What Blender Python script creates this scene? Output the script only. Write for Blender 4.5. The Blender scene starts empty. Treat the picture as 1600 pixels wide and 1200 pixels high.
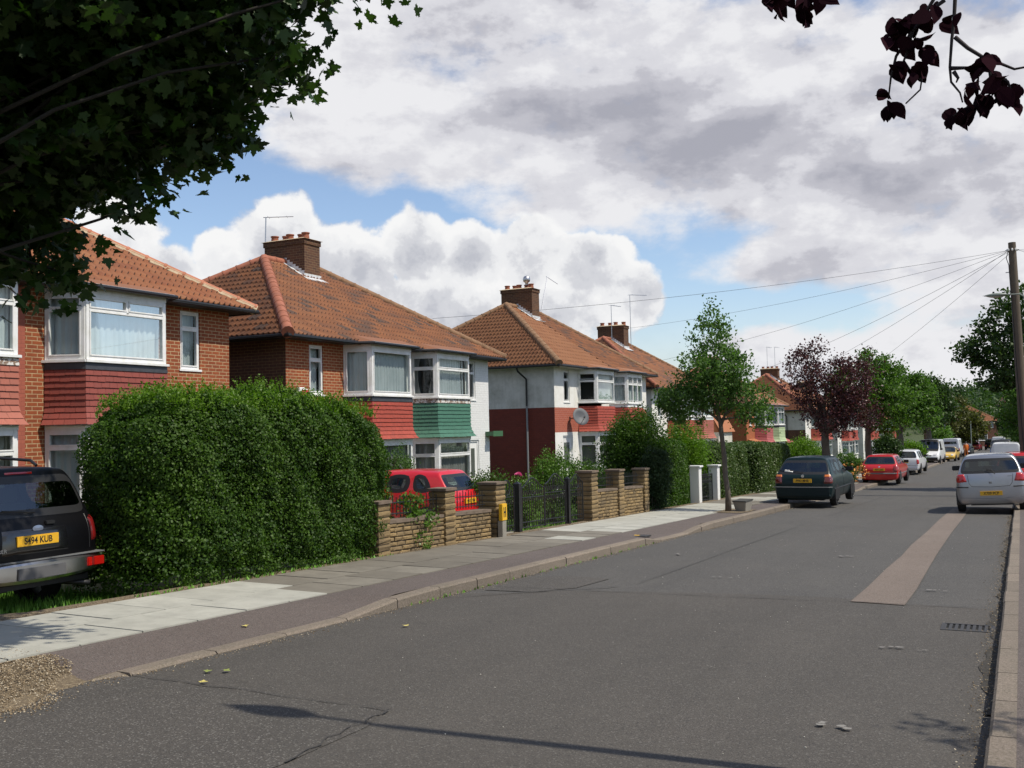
import bpy, bmesh, math, random
import numpy as np
from mathutils import Vector, Matrix
R = math.radians
random.seed(7); rng = np.random.default_rng(11)
sc = bpy.context.scene
col = sc.collection

# ------------------------------------------------------------------ camera
EYE = Vector((0, 0, 1.65)); FPX = 1590.0; ROLL = .022
PITCH = math.atan(70.4/FPX*math.cos(ROLL)); YAW = R(26.4458)
_fw = Vector((-math.sin(YAW)*math.cos(PITCH), math.cos(YAW)*math.cos(PITCH), math.sin(PITCH)))
_r = Vector((math.cos(YAW), math.sin(YAW), 0)); _u = _r.cross(_fw)
_r2 = _r*math.cos(ROLL) - _u*math.sin(ROLL); _u2 = _u*math.cos(ROLL) + _r*math.sin(ROLL)
cd = bpy.data.cameras.new('camera'); cam = bpy.data.objects.new('camera', cd); col.objects.link(cam)
m = Matrix.Identity(4)
for i in range(3):
    m[i][0], m[i][1], m[i][2], m[i][3] = _r2[i], _u2[i], -_fw[i], EYE[i]
cam.matrix_world = m
cd.sensor_width = 36; cd.lens = FPX/1600*36; cd.clip_start = .05; cd.clip_end = 3000
sc.camera = cam

def at(px, py, y):
    """point seen at pixel px,py of the photograph, at the distance y along the road (used to work out real positions)"""
    d = _fw*FPX + _r2*(px-800) + _u2*(600-py)
    return EYE + d*(y/d.y)

# ------------------------------------------------------------------ light, sky
SUN_EL = R(57); SUN_AZ = R(3)      # from +X, turned a little towards +Y
sc.view_settings.view_transform = 'Standard'; sc.view_settings.look = 'None'
sc.view_settings.exposure = 0.0; sc.view_settings.gamma = 1
sl = bpy.data.lights.new('sun', 'SUN'); sl.energy = 4.6; sl.angle = R(.53); sl.color = (1, .93, .80)
so = bpy.data.objects.new('sun', sl); col.objects.link(so)
sdir = Vector((math.cos(SUN_EL)*math.cos(SUN_AZ), math.cos(SUN_EL)*math.sin(SUN_AZ), math.sin(SUN_EL)))
so.rotation_euler = sdir.to_track_quat('Z', 'Y').to_euler(); so.location = (30, 10, 60)

class NT:
    """small helper to write node trees as expressions"""
    def __init__(s, tree): s.t = tree; s.n = tree.nodes; s.l = tree.links
    def new(s, ty, **kw):
        n = s.n.new(ty)
        for k, v in kw.items(): setattr(n, k, v)
        return n
    def put(s, sock, v):
        if isinstance(v, bpy.types.NodeSocket): s.l.new(v, sock)
        elif v is not None: sock.default_value = v
    def math(s, op, a, b=None, c=None, clamp=False):
        n = s.new('ShaderNodeMath', operation=op); n.use_clamp = clamp
        for i, v in enumerate((a, b, c)):
            if v is not None: s.put(n.inputs[i], v)
        return n.outputs[0]
    def vmath(s, op, a, b=None, out=0):
        n = s.new('ShaderNodeVectorMath', operation=op)
        s.put(n.inputs[0], a)
        if b is not None: s.put(n.inputs[1], b)
        return n.outputs[out]
    def xyz(s, x, y, z):
        n = s.new('ShaderNodeCombineXYZ')
        for i, v in enumerate((x, y, z)): s.put(n.inputs[i], v)
        return n.outputs[0]
    def sep(s, v):
        n = s.new('ShaderNodeSeparateXYZ'); s.put(n.inputs[0], v); return n.outputs
    def noise(s, v, scale, detail=4, rough=.55, out=0, dist=0):
        n = s.new('ShaderNodeTexNoise'); s.put(n.inputs['Vector'], v)
        n.inputs['Scale'].default_value = scale; n.inputs['Detail'].default_value = detail
        n.inputs['Roughness'].default_value = rough; n.inputs['Distortion'].default_value = dist
        return n.outputs[out]
    def mr(s, v, a, b, c=0., d=1., smooth=False):
        n = s.new('ShaderNodeMapRange'); n.interpolation_type = 'SMOOTHSTEP' if smooth else 'LINEAR'
        s.put(n.inputs[0], v)
        for i, x in enumerate((a, b, c, d)): s.put(n.inputs[i+1], x)
        return n.outputs[0]
    def mix(s, f, a, b, bt='MIX'):
        n = s.new('ShaderNodeMix', data_type='RGBA', blend_type=bt)
        s.put(n.inputs['Factor'], f)
        for k, v in ((6, a), (7, b)):
            if isinstance(v, tuple) and len(v) == 3: v = v+(1,)
            s.put(n.inputs[k], v)
        return n.outputs[2]
    def ramp(s, f, stops, interp='LINEAR'):
        n = s.new('ShaderNodeValToRGB'); n.color_ramp.interpolation = interp
        e = n.color_ramp.elements
        while len(e) < len(stops): e.new(.5)
        for i, (p, c) in enumerate(stops): e[i].position = p; e[i].color = tuple(c)+(1,) if len(c) == 3 else c
        s.put(n.inputs[0], f); return n.outputs[0]

world = bpy.data.worlds.new('World'); sc.world = world; world.use_nodes = True
W_ = NT(world.node_tree); W_.n.clear()
sky = W_.new('ShaderNodeTexSky', sky_type='NISHITA'); sky.sun_disc = False
sky.sun_elevation = SUN_EL; sky.sun_rotation = math.pi/2-SUN_AZ; sky.altitude = 50
sky.air_density = 1; sky.dust_density = .7; sky.ozone_density = 1
geo = W_.new('ShaderNodeTexCoord').outputs['Generated']
gx, gy, gz = W_.sep(geo)
AZ = W_.math('ARCTAN2', gx, gy); EL = W_.math('ARCSINE', gz)
def azel(px, py):
    d = (_fw*FPX + _r2*(px-800) + _u2*(600-py)).normalized()
    return math.atan2(d.x, d.y), math.asin(d.z)
# banks of cloud: direction, half-width and half-height (radians), weight
CL = [  # layer, high grey-white sheet
 ('s', 760, 90, 380, 150, 1.0), ('s', 1150, 170, 560, 190, 1.2), ('s', 1500, 260, 330, 240, 1.1), ('s', 520, 175, 140, 95, .65),
 ('s', 700, 235, 200, 70, .6), ('s', 1350, 385, 240, 75, 1.0), ('s', 1560, 470, 160, 60, .55), ('s', 330, 60, 500, 110, .9),
 ('s', 1500, 570, 330, 75, .7), ('s', 1180, 545, 120, 30, .5), ('s', 900, 320, 170, 40, .6),
 # cumulus
 ('c', 425, 368, 80, 64, 1.0), ('c', 345, 400, 42, 50, .9), ('c', 530, 440, 120, 92, 1.3), ('c', 260, 430, 80, 45, 1.1), ('c', 190, 455, 60, 40, 1.0),
 ('c', 655, 395, 72, 76, 1.3), ('c', 735, 410, 70, 76, 1.2), ('c', 825, 385, 82, 66, 1.3), ('c', 920, 420, 80, 72, 1.3), ('c', 990, 460, 62, 56, 1.1),
 ('c', 700, 500, 330, 80, 1.4), ('c', 180, 380, 80, 60, .8)]
def density(u, v):
    p = W_.xyz(u, v, 0)
    w = W_.noise(W_.vmath('MULTIPLY', p, (1, 1.25, 1)), 11, 3, .5, out=1)
    w = W_.vmath('SCALE', W_.vmath('SUBTRACT', w, (.5, .5, .5)), None); w.node.inputs['Scale'].default_value = .06
    q = W_.vmath('ADD', p, w); qu, qv, _ = W_.sep(q)
    su = None; cu = None
    for ty, px, py, a, b, wt in CL:
        u0, v0 = azel(px, py); a2 = a/1700; b2 = b/1700
        d = W_.math('ADD', W_.math('POWER', W_.math('MULTIPLY', W_.math('SUBTRACT', qu, u0), 1/a2), 2), W_.math('POWER', W_.math('MULTIPLY', W_.math('SUBTRACT', qv, v0), 1/b2), 2))
        e = W_.math('MULTIPLY_ADD', d, -wt, wt)
        if ty == 's': su = e if su is None else W_.math('SMOOTH_MAX', su, e, .5)
        else: cu = e if cu is None else W_.math('SMOOTH_MAX', cu, e, .25)
    return p, su, cu
P1, S1, C1 = density(AZ, EL)
fbm = W_.noise(W_.vmath('MULTIPLY', P1, (1, 1.7, 1)), 7, 9, .6)
fb2 = W_.noise(W_.vmath('ADD', P1, (3.1, 1.7, .4)), 17, 10, .6)
fb2u = W_.noise(W_.vmath('ADD', P1, (3.1, 1.735, .4)), 17, 10, .6)
fbmu = W_.noise(W_.vmath('MULTIPLY', W_.vmath('ADD', P1, (0.01, .03, 0)), (1, 1.7, 1)), 7, 9, .6)
# outside the photographed part of the sky: scattered fair-weather cloud
far = W_.noise(geo, 2.6, 8, .6)
inview = W_.math('MULTIPLY', W_.mr(AZ, -1.15, -.95, 0, 1, True), W_.mr(AZ, .12, .3, 1, 0, True))
inview = W_.math('MULTIPLY', inview, W_.mr(EL, .5, .75, 1, 0, True))
sm = W_.mr(W_.math('MULTIPLY_ADD', W_.math('SUBTRACT', fbm, .5), 2.6, W_.math('MINIMUM', S1, .55)), -.25, .42, 0, 1, True)
cm = W_.mr(W_.math('MULTIPLY_ADD', W_.math('SUBTRACT', fb2, .5), 2.6, C1), -.12, .34, 0, 1, True)
fm = W_.mr(far, .47, .60, 0, 1, True)
sm = W_.math('MULTIPLY', sm, inview); cm = W_.math('MULTIPLY', cm, inview)
fm = W_.math('MULTIPLY', fm, W_.math('SUBTRACT', 1, inview))
# shade of the sheet: thicker parts greyer, lit from above
gk = None
for px, py, a, b, wt in [(900, 175, 300, 62, .9), (1130, 235, 230, 70, 1.0), (1340, 285, 200, 48, 1.2), (1520, 300, 140, 40, .7), (620, 262, 150, 26, .4), (1460, 80, 180, 50, .4), (1250, 420, 160, 26, .5), (1180, 60, 200, 40, .25)]:
    u0, v0 = azel(px, py); qd = W_.vmath('ADD', P1, W_.vmath('MULTIPLY', W_.vmath('SUBTRACT', W_.noise(P1, 6, 4, .55, out=1), (.5, .5, .5)), (.14, .09, 0))); qx, qy, _ = W_.sep(qd)
    d = W_.math('ADD', W_.math('POWER', W_.math('MULTIPLY', W_.math('SUBTRACT', qx, u0), 1700/a), 2), W_.math('POWER', W_.math('MULTIPLY', W_.math('SUBTRACT', qy, v0), 1700/b), 2))
    e = W_.math('MULTIPLY', W_.math('EXPONENT', W_.math('MULTIPLY', d, -.9)), wt); gk = e if gk is None else W_.math('MAXIMUM', gk, e)
th0 = W_.math('MULTIPLY', gk, .24)
th = W_.math('ADD', W_.math('MULTIPLY', W_.math('SUBTRACT', fbmu, fbm), .8), W_.math('ADD', W_.math('MULTIPLY', W_.noise(W_.vmath('MULTIPLY', P1, (1, 2.4, 1)), 3.6, 6, .55, dist=.3), .66), W_.math('ADD', th0, .015)))
scol = W_.ramp(th, [(.30, (.84, .84, .865)), (.42, (.70, .70, .745)), (.52, (.53, .53, .585)), (.66, (.40, .405, .465))], 'EASE')
# cumulus: bright tops, grey bases
ct = W_.math('ADD', W_.math('MULTIPLY', W_.math('SUBTRACT', fb2u, fb2), 1.5), W_.math('MULTIPLY', W_.math('MINIMUM', C1, 1.25), .52))
ccol = W_.ramp(ct, [(.10, (.93, .93, .93)), (.36, (.85, .855, .87)), (.6, (.66, .67, .71)), (.85, (.52, .535, .59))], 'EASE')
skyc = W_.mix(1., sky.outputs[0], (1.0, 1.0, 1.04), 'MULTIPLY')
bg1 = W_.new('ShaderNodeBackground'); W_.put(bg1.inputs[0], skyc); bg1.inputs[1].default_value = .15
clc = W_.mix(cm, scol, ccol); clc = W_.mix(fm, clc, (.5, .5, .51))
bg2 = W_.new('ShaderNodeBackground'); W_.put(bg2.inputs[0], clc); bg2.inputs[1].default_value = 1.0
haze_el = W_.mr(EL, .0, .13, .55, 0, True)
mask = W_.math('MAXIMUM', W_.math('MAXIMUM', sm, cm), W_.math('MAXIMUM', fm, W_.math('MULTIPLY', haze_el, .8)))
mx = W_.new('ShaderNodeMixShader'); W_.put(mx.inputs[0], mask); W_.l.new(bg1.outputs[0], mx.inputs[1]); W_.l.new(bg2.outputs[0], mx.inputs[2])
wo = W_.new('ShaderNodeOutputWorld'); W_.l.new(mx.outputs[0], wo.inputs[0])
world.cycles.sampling_method = 'MANUAL'; world.cycles.sample_map_resolution = 512
sc.cycles.max_bounces = 6; sc.cycles.diffuse_bounces = 3; sc.cycles.glossy_bounces = 3
sc.cycles.transparent_max_bounces = 12; sc.cycles.transmission_bounces = 4; sc.cycles.caustics_reflective = False; sc.cycles.caustics_refractive = False
sc.cycles.use_adaptive_sampling = True

# ------------------------------------------------------------------ materials
MATS = {}
def mat(name, colr=(.5, .5, .5), rough=.7, metal=0, spec=.5, coat=0, fn=None, trans=None):
    if name in MATS: return MATS[name]
    mt = bpy.data.materials.new(name); mt.use_nodes = True; N = NT(mt.node_tree)
    b = N.n['Principled BSDF']; b.inputs['Base Color'].default_value = (*colr, 1); b.inputs['Roughness'].default_value = rough
    b.inputs['Metallic'].default_value = metal; b.inputs['Specular IOR Level'].default_value = spec; b.inputs['Coat Weight'].default_value = coat
    N.b = b; N.out = N.n['Material Output']
    if fn: fn(N)
    MATS[name] = mt; return mt
def pos(N): return N.new('ShaderNodeNewGeometry').outputs['Position']
def objc(N): return N.new('ShaderNodeTexCoord').outputs['Object']
def bump(N, h, s, d=.02, prev=None):
    n = N.new('ShaderNodeBump'); n.inputs['Strength'].default_value = s; n.inputs['Distance'].default_value = d
    N.put(n.inputs['Height'], h); N.l.new(n.outputs[0], N.b.inputs['Normal']); return n
def wear(c, amt=.25, scale=3, bstr=.2):
    """plain painted or plastered surface with soft dirt and grain"""
    def f(N):
        p = pos(N)
        n = N.noise(p, scale, 6, .65); g = N.noise(p, 60, 3)
        dirt = tuple(x*(1-amt)*.93 for x in c[:2])+(c[2]*(1-amt)*.85,)
        sk = N.noise(N.vmath('MULTIPLY', p, (7, 7, .55)), 1.2, 5, .6)
        cc = N.mix(N.mr(n, .42, .75), c, dirt); cc = N.mix(N.mr(sk, .52, .8, 0, amt*1.3), cc, tuple(x*.55 for x in c))
        N.put(N.b.inputs['Base Color'], cc); bump(N, g, bstr, .004)
    return f
def island(N): return N.new('ShaderNodeNewGeometry').outputs['Random Per Island']
def brickm(c1, c2, mortar, bw=.225, bh=.075, msize=.012, var=.5, dirt=.35, b=.6):
    def f(N):
        x, y, z = N.sep(pos(N)); v = N.xyz(N.math('ADD', x, y), z, 0)
        t = N.new('ShaderNodeTexBrick'); N.put(t.inputs['Vector'], v)
        t.inputs['Color1'].default_value = (*c1, 1); t.inputs['Color2'].default_value = (*c2, 1); t.inputs['Mortar'].default_value = (*mortar, 1)
        t.inputs['Scale'].default_value = 1; t.inputs['Mortar Size'].default_value = msize*.5; t.inputs['Mortar Smooth'].default_value = .15
        t.inputs['Brick Width'].default_value = bw; t.inputs['Row Height'].default_value = bh; t.inputs['Bias'].default_value = -.1
        n = N.noise(pos(N), 1.3, 5); n2 = N.noise(pos(N), 14, 4)
        c = N.mix(N.mr(n, .4, .8, 0, dirt), t.outputs[0], tuple(q*.35 for q in c1))
        c = N.mix(N.mr(n2, .35, .7, .35, 0), c, tuple(q*.6 for q in c2))
        N.put(N.b.inputs['Base Color'], c)
        bump(N, N.math('ADD', N.math('MULTIPLY', t.outputs[1], -1), N.math('MULTIPLY', n2, .35)), b, .012)
    return f
GAPM = mat('tile_gap', (.05, .022, .015), .95)  # dark brown painted on tile risers in place of shade under the rolls
def tilem(cs, dark=.25, lich=None):
    """roof tiles: one random tone for each tile from its uv cell"""
    def f(N):
        uv = N.new('ShaderNodeUVMap'); x, y, _ = N.sep(uv.outputs[0])
        cell = N.xyz(N.math('FLOOR', N.math('MULTIPLY', x, .5)), N.math('FLOOR', y), 0)
        w = N.new('ShaderNodeTexWhiteNoise', noise_dimensions='2D'); N.put(w.inputs[0], cell)
        c = N.ramp(w.outputs[0], [(i/(len(cs)-1), k) for i, k in enumerate(cs)])
        n = N.noise(pos(N), 1.1, 5); n2 = N.noise(pos(N), 25, 5, .7)
        c = N.mix(N.mr(n, .42, .8, 0, dark), c, (.10, .055, .045))
        c = N.mix(N.mr(n2, .45, .8, 0, .4), c, lich or (.16, .11, .07))
        c = N.mix(1., c, (.84, .95, .86), 'MULTIPLY')
        N.put(N.b.inputs['Base Color'], c); bump(N, n2, .35, .008)
    return f
TILE_NEW = mat('tile_orange', rough=.75, fn=tilem([(.33, .10, .045), (.39, .125, .055), (.30, .085, .04), (.40, .14, .065)], .2))
TILE_OLD = mat('tile_weathered', rough=.85, fn=tilem([(.12, .07, .065), (.22, .085, .055), (.29, .10, .05), (.36, .125, .06), (.26, .09, .048), (.32, .12, .065)], .22))
TILE_MID = mat('tile_brown', rough=.8, fn=tilem([(.33, .12, .055), (.37, .14, .07), (.30, .105, .05)], .12))
RIDGE = mat('ridge_tile', rough=.8, fn=wear((.34, .12, .07), .4, 4, .4))
RIDGE_B = mat('ridge_tile_lichen', rough=.85, fn=wear((.25, .14, .075), .4, 5, .5))
MORTAR = mat('mortar', rough=.9, fn=wear((.5, .4, .27), .3, 8, .6))
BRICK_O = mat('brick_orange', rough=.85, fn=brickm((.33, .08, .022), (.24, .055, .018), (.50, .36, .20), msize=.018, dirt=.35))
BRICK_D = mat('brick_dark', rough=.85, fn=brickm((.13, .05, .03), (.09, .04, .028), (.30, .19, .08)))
BRICK_CH = mat('brick_chimney', rough=.9, fn=brickm((.075, .035, .024), (.14, .06, .03), (.22, .15, .075), msize=.014))
BRICK_R = mat('brick_red_painted', rough=.8, fn=brickm((.20, .035, .022), (.16, .03, .02), (.14, .028, .02), dirt=.3, b=.4))
BRICK_SR = mat('brick_salmon_red', rough=.8, fn=brickm((.36, .085, .05), (.42, .11, .06), (.55, .25, .19), dirt=.1))
BRICK_PK = mat('brick_pink_painted', rough=.75, fn=brickm((.38, .105, .065), (.36, .095, .06), (.30, .085, .055), dirt=.1, b=.4))
BRICK_WH = mat('brick_white_painted', rough=.6, fn=brickm((.80, .80, .79), (.78, .78, .77), (.72, .72, .71), dirt=.05, b=.5))
BRICK_OR2 = mat('brick_bright_orange', rough=.85, fn=brickm((.42, .13, .045), (.36, .1, .035), (.42, .2, .1), dirt=.2))
REND_W = mat('render_white', rough=.8, fn=wear((.79, .78, .75), .16, 2, .5))
REND_G = mat('render_grey', rough=.9, fn=wear((.62, .61, .58), .35, 1.6, .8))
REND_C = mat('render_cream', rough=.9, fn=wear((.62, .60, .54), .2, 1.6, .8))
UPVC = mat('white_plastic', (.78, .78, .78), .35, fn=wear((.80, .80, .80), .12, 4, .05))
BLACKP = mat('black_gutter', (.012, .012, .013), .45)
GREYPIPE = mat('grey_pipe', (.22, .22, .23), .5)
LEAD = mat('lead', rough=.5, fn=wear((.62, .63, .65), .35, 9, .5))
LEADB = mat('lead_black', rough=.5, fn=wear((.045, .047, .055), .4, 9, .5))
PEEL = mat('peeling_paint', rough=.8, fn=lambda N: (N.put(N.b.inputs['Base Color'], N.ramp(N.noise(pos(N), 14, 6, .7), [(.42, (.62, .6, .57)), (.5, (.2, .13, .09)), (.62, (.5, .42, .34))], 'CONSTANT')), bump(N, N.noise(pos(N), 20), .5)))
def hang(c):
    def f(N):
        x, y, z = N.sep(pos(N))
        n = N.noise(pos(N), 5, 5); r = island(N)
        cc = N.mix(N.math('MULTIPLY', r, .35), c, tuple(q*.6 for q in c))
        cc = N.mix(N.mr(n, .5, .8, 0, .4), cc, tuple(q*.55+.02 for q in c))
        N.put(N.b.inputs['Base Color'], cc); bump(N, N.noise(pos(N), 40), .3, .006)
    return f
HANG = {k: mat('hung_tile_'+k, rough=.7, fn=hang(c)) for k, c in dict(maroon=(.25, .055, .04), red=(.36, .06, .036), green=(.055, .165, .112), salmon=(.38, .12, .08),
        brick=(.36, .06, .035), pink=(.42, .10, .10), lime=(.42, .52, .3), orange=(.4, .15, .06)).items()}
CURT = mat('net_curtain', rough=.95, fn=lambda N: N.put(N.b.inputs['Base Color'], N.mix(N.noise(pos(N), 1.6, 3), (.34, .39, .42), (.66, .70, .73))))
CURT_D = mat('brown_curtain', rough=.95, fn=lambda N: N.put(N.b.inputs['Base Color'], N.mix(N.noise(pos(N), 2.6, 3), (.13, .125, .12), (.42, .41, .4))))
DARK = mat('room_dark', (.02, .02, .02), .95)
BLIND = mat('grey_blind', (.17, .17, .15), .9)
def glassm(N, f0=.035, tint=(.9, .95, .93)):
    N.n.remove(N.b)
    g = N.new('ShaderNodeBsdfGlossy'); g.inputs['Roughness'].default_value = .02; g.inputs['Color'].default_value = (.9, .95, 1, 1)
    t = N.new('ShaderNodeBsdfTransparent'); t.inputs['Color'].default_value = (*tint, 1)
    fr = N.new('ShaderNodeFresnel'); fr.inputs['IOR'].default_value = 1.5
    mx = N.new('ShaderNodeMixShader'); N.put(mx.inputs[0], N.math('MULTIPLY_ADD', fr.outputs[0], .42, f0, clamp=True))
    N.l.new(t.outputs[0], mx.inputs[1]); N.l.new(g.outputs[0], mx.inputs[2]); N.l.new(mx.outputs[0], N.out.inputs[0])
GLASS = mat('window_glass', fn=glassm)
CARGLASS = mat('car_glass', fn=lambda N: glassm(N, .08, (.42, .5, .47)))
def asphalt(c, c2, sp=.5):
    def f(N):
        p = pos(N)
        n = N.noise(p, .6, 8, .7); g = N.noise(p, 70, 4, .8); g2 = N.noise(p, 150, 3, .8)
        cc = N.mix(N.mr(n, .35, .7), c, c2)
        cc = N.mix(N.mr(g, .55, .75, 0, sp), cc, tuple(q*2.4 for q in c2)); cc = N.mix(N.mr(g2, .35, .52, .7, 0), cc, tuple(q*.35 for q in c))
        x_, y_, z_ = N.sep(p); tw = N.math('SINE', N.math('MULTIPLY', x_, 4.1)); m2 = N.noise(N.vmath('MULTIPLY', p, (1, .12, 1)), 3.5, 6, .7)
        cc = N.mix(N.math('MULTIPLY', N.mr(tw, -.2, 1, 0, .22), N.mr(m2, .3, .7)), cc, tuple(q*.72 for q in c))
        oil = N.noise(p, 3.3, 3, .5); cc = N.mix(N.mr(oil, .66, .78, 0, .5), cc, tuple(q*.55 for q in c)); cc = N.mix(N.mr(N.noise(p, 9, 5, .7), .58, .8, 0, .35), cc, tuple(q*1.5 for q in c2))
        v = N.new('ShaderNodeTexVoronoi'); N.put(v.inputs[0], p); v.inputs['Scale'].default_value = 2.2
        cc = N.mix(N.mr(v.outputs[0], .0, .018, .8, 0), cc, (.3, .29, .27))
        st = N.noise(N.vmath('MULTIPLY', p, (1.8, .16, 1)), 1.2, 5)
        cc = N.mix(N.mr(st, .5, .75, 0, .25), cc, tuple(q*.62 for q in c))
        gr = N.noise(p, 80, 2, .9); fl = N.new('ShaderNodeTexVoronoi'); N.put(fl.inputs[0], p); fl.inputs['Scale'].default_value = 110
        cc = N.mix(1., cc, N.ramp(gr, [(.3, (.72, .72, .72)), (.5, (.99, .99, .99)), (.72, (1.3, 1.29, 1.27))]), 'MULTIPLY')
        fc, _, _ = N.sep(fl.outputs[1]); cc = N.mix(N.math('MULTIPLY', N.mr(fc, .90, .96), .5*sp+.15), cc, (.24, .23, .21)); cc = N.mix(N.math('MULTIPLY', N.mr(fc, .12, .05), .6), cc, (.02, .019, .018))
        N.put(N.b.inputs['Base Color'], cc); bump(N, gr, .6, .012)
    return f
ASPH = mat('asphalt_grey', rough=.85, fn=asphalt((.071, .067, .062), (.088, .082, .074)))
ASPH_N = mat('asphalt_brown', rough=.85, fn=asphalt((.067, .060, .052), (.082, .073, .063), .35))
ASPH_P = mat('asphalt_pavement', rough=.85, fn=asphalt((.105, .083, .073), (.125, .10, .09), .3))
ASPH_C = mat('asphalt_coarse', rough=.85, fn=asphalt((.062, .056, .049), (.078, .070, .061), .8))
STRIP = mat('pink_strip', rough=.85, fn=asphalt((.165, .128, .103), (.205, .163, .135), .4))
SEAL = mat('crack_seal', (.040, .037, .034), .8)
def slabm(c, c2):
    def f(N):
        r = island(N); p = pos(N)
        cc = N.mix(r, c, c2); n = N.noise(p, 3.2, 8, .72); g = N.noise(p, 90, 4, .8)
        st = N.noise(p, 17, 4, .6); cc = N.mix(N.mr(st, .62, .72, 0, .4), cc, tuple(q*.5 for q in c))
        cc = N.mix(N.mr(n, .42, .72, 0, .6), cc, tuple(q*.62 for q in c)); cc = N.mix(N.mr(g, .3, .5, .2, 0), cc, tuple(q*.5 for q in c))
        N.put(N.b.inputs['Base Color'], cc); bump(N, g, .25, .004)
    return f
SLAB_N = mat('slab_pale', rough=.85, fn=slabm((.355, .35, .305), (.41, .405, .355)))
SLAB_O = mat('slab_worn', rough=.88, fn=slabm((.135, .120, .095), (.20, .182, .148)))
KERB = mat('kerb_granite', rough=.9, fn=lambda N: (N.put(N.b.inputs['Base Color'], N.mix(N.mr(N.noise(pos(N), 60, 4, .85), .35, .65), N.mix(N.mr(N.noise(pos(N), 4, 6, .7), .4, .65), (.13, .105, .075), (.09, .08, .05)), N.mix(island(N), (.30, .245, .20), (.22, .18, .15)))), bump(N, N.noise(pos(N), 35, 5, .8), .9, .012)))
def dirtm(a, b_, c_):
    def f(N):
        p = pos(N); g = N.noise(p, 45, 6, .75); n = N.noise(p, 2, 4)
        cc = N.ramp(g, [(.35, a), (.55, b_), (.72, c_)]); cc = N.mix(N.mr(n, .4, .7, 0, .4), cc, a)
        N.put(N.b.inputs['Base Color'], cc); bump(N, g, .8, .02)
    return f
DIRT = mat('dirt', rough=.95, fn=dirtm((.075, .055, .035), (.19, .145, .09), (.36, .3, .2)))
SOIL = mat('soil', rough=.95, fn=dirtm((.035, .03, .018), (.07, .055, .03), (.12, .10, .06)))
CONC = mat('concrete', rough=.9, fn=slabm((.27, .25, .21), (.31, .29, .25)))
GRASSM = mat('grass_blade', rough=.6, fn=lambda N: N.put(N.b.inputs['Base Color'], N.mix(island(N), (.09, .24, .02), (.17, .36, .04))))
LAND = mat('land', rough=.95, fn=dirtm((.03, .045, .012), (.055, .075, .02), (.09, .10, .04)))
def leafm(a, b_, tr=.45, sheen=.35):
    def f(N):
        r = island(N); n = N.noise(pos(N), 1.6, 3)
        c = N.mix(N.math('MULTIPLY_ADD', N.math('SUBTRACT', n, .5), 1.2, r, clamp=True), a, b_)
        N.put(N.b.inputs['Base Color'], c); N.b.inputs['Roughness'].default_value = sheen; N.b.inputs['Specular IOR Level'].default_value = .35 if sheen < .7 else .04
        t = N.new('ShaderNodeBsdfTranslucent'); N.put(t.inputs[0], N.mix(1., c, (1.1, 1.35, .6), 'MULTIPLY'))
        mx = N.new('ShaderNodeMixShader'); mx.inputs[0].default_value = tr
        N.l.new(N.b.outputs[0], mx.inputs[1]); N.l.new(t.outputs[0], mx.inputs[2]); N.l.new(mx.outputs[0], N.out.inputs[0])
    return f
LEAF = {k: mat('leaf_'+k, fn=leafm(*v)) for k, v in dict(
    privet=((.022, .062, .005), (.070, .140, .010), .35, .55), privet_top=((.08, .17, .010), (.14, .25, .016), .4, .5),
    sycamore=((.012, .034, .006), (.040, .085, .010), .25, .5), rowan=((.055, .115, .026), (.11, .20, .045), .45, .55),
    plum=((.040, .014, .018), (.10, .030, .034), .25, .4), lime=((.045, .105, .016), (.11, .20, .03), .4, .5),
    dark=((.020, .048, .010), (.055, .105, .018), .3, .5), olive=((.06, .07, .017), (.12, .125, .03), .35, .5), purple=((.010, .003, .006), (.026, .007, .012), .06, .95),
    conifer=((.02, .045, .015), (.04, .07, .02), .15, .6), bright=((.06, .13, .015), (.12, .22, .03), .3, .4), box=((.045, .085, .02), (.085, .13, .03), .25, .4), brown=((.07, .03, .02), (.1, .05, .03), .2, .5)).items()}
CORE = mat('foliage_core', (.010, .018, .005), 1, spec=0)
BARK = mat('bark', rough=.95, fn=lambda N: (N.put(N.b.inputs['Base Color'], N.mix(N.noise(N.vmath('MULTIPLY', pos(N), (1, 1, .25)), 25, 5), (.055, .045, .035), (.17, .14, .11))), bump(N, N.noise(N.vmath('MULTIPLY', pos(N), (1, 1, .25)), 30, 4), .6)))
BARK_D = mat('bark_dark', (.02, .017, .013), .95)
TWIG = mat('twig', (.02, .013, .014), .8)
STONE = mat('walling_block', rough=.9, fn=lambda N: (N.put(N.b.inputs['Base Color'], N.mix(N.mr(N.noise(pos(N), 3, 5, .65), .4, .7, 0, .55), N.mix(island(N), (.30, .205, .09), (.17, .12, .06)), (.075, .058, .038))), bump(N, N.noise(pos(N), 25, 5, .7), .9, .015)))
COPE = mat('coping_stone', rough=.9, fn=wear((.18, .135, .10), .4, 8, .8))
JOINT = mat('wall_joint', (.09, .075, .055), .95)
IRON = mat('black_iron', (.012, .012, .013), .4)
WHITEP = mat('white_paint', (.78, .78, .76), .5)
YELLOW = mat('hydrant_yellow', (.72, .42, .02), .5)
ALU = mat('aluminium', (.5, .5, .52), .35, 1)
DISH = mat('dish_grey', (.10, .105, .115), .6)
POTM = mat('chimney_pot', rough=.85, fn=wear((.33, .11, .06), .5, 12, .4))
WOODP = mat('pole_wood', rough=.9, fn=lambda N: (N.put(N.b.inputs['Base Color'], N.mix(N.noise(N.vmath('MULTIPLY', pos(N), (6, 6, .3)), 6, 5), (.06, .045, .035), (.17, .135, .10))), bump(N, N.noise(N.vmath('MULTIPLY', pos(N), (6, 6, .3)), 8, 4), .5)))
LAMPG = mat('lamp_grey', (.22, .25, .22), .5)
RUB = mat('tyre', (.012, .012, .012), .8)
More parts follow.
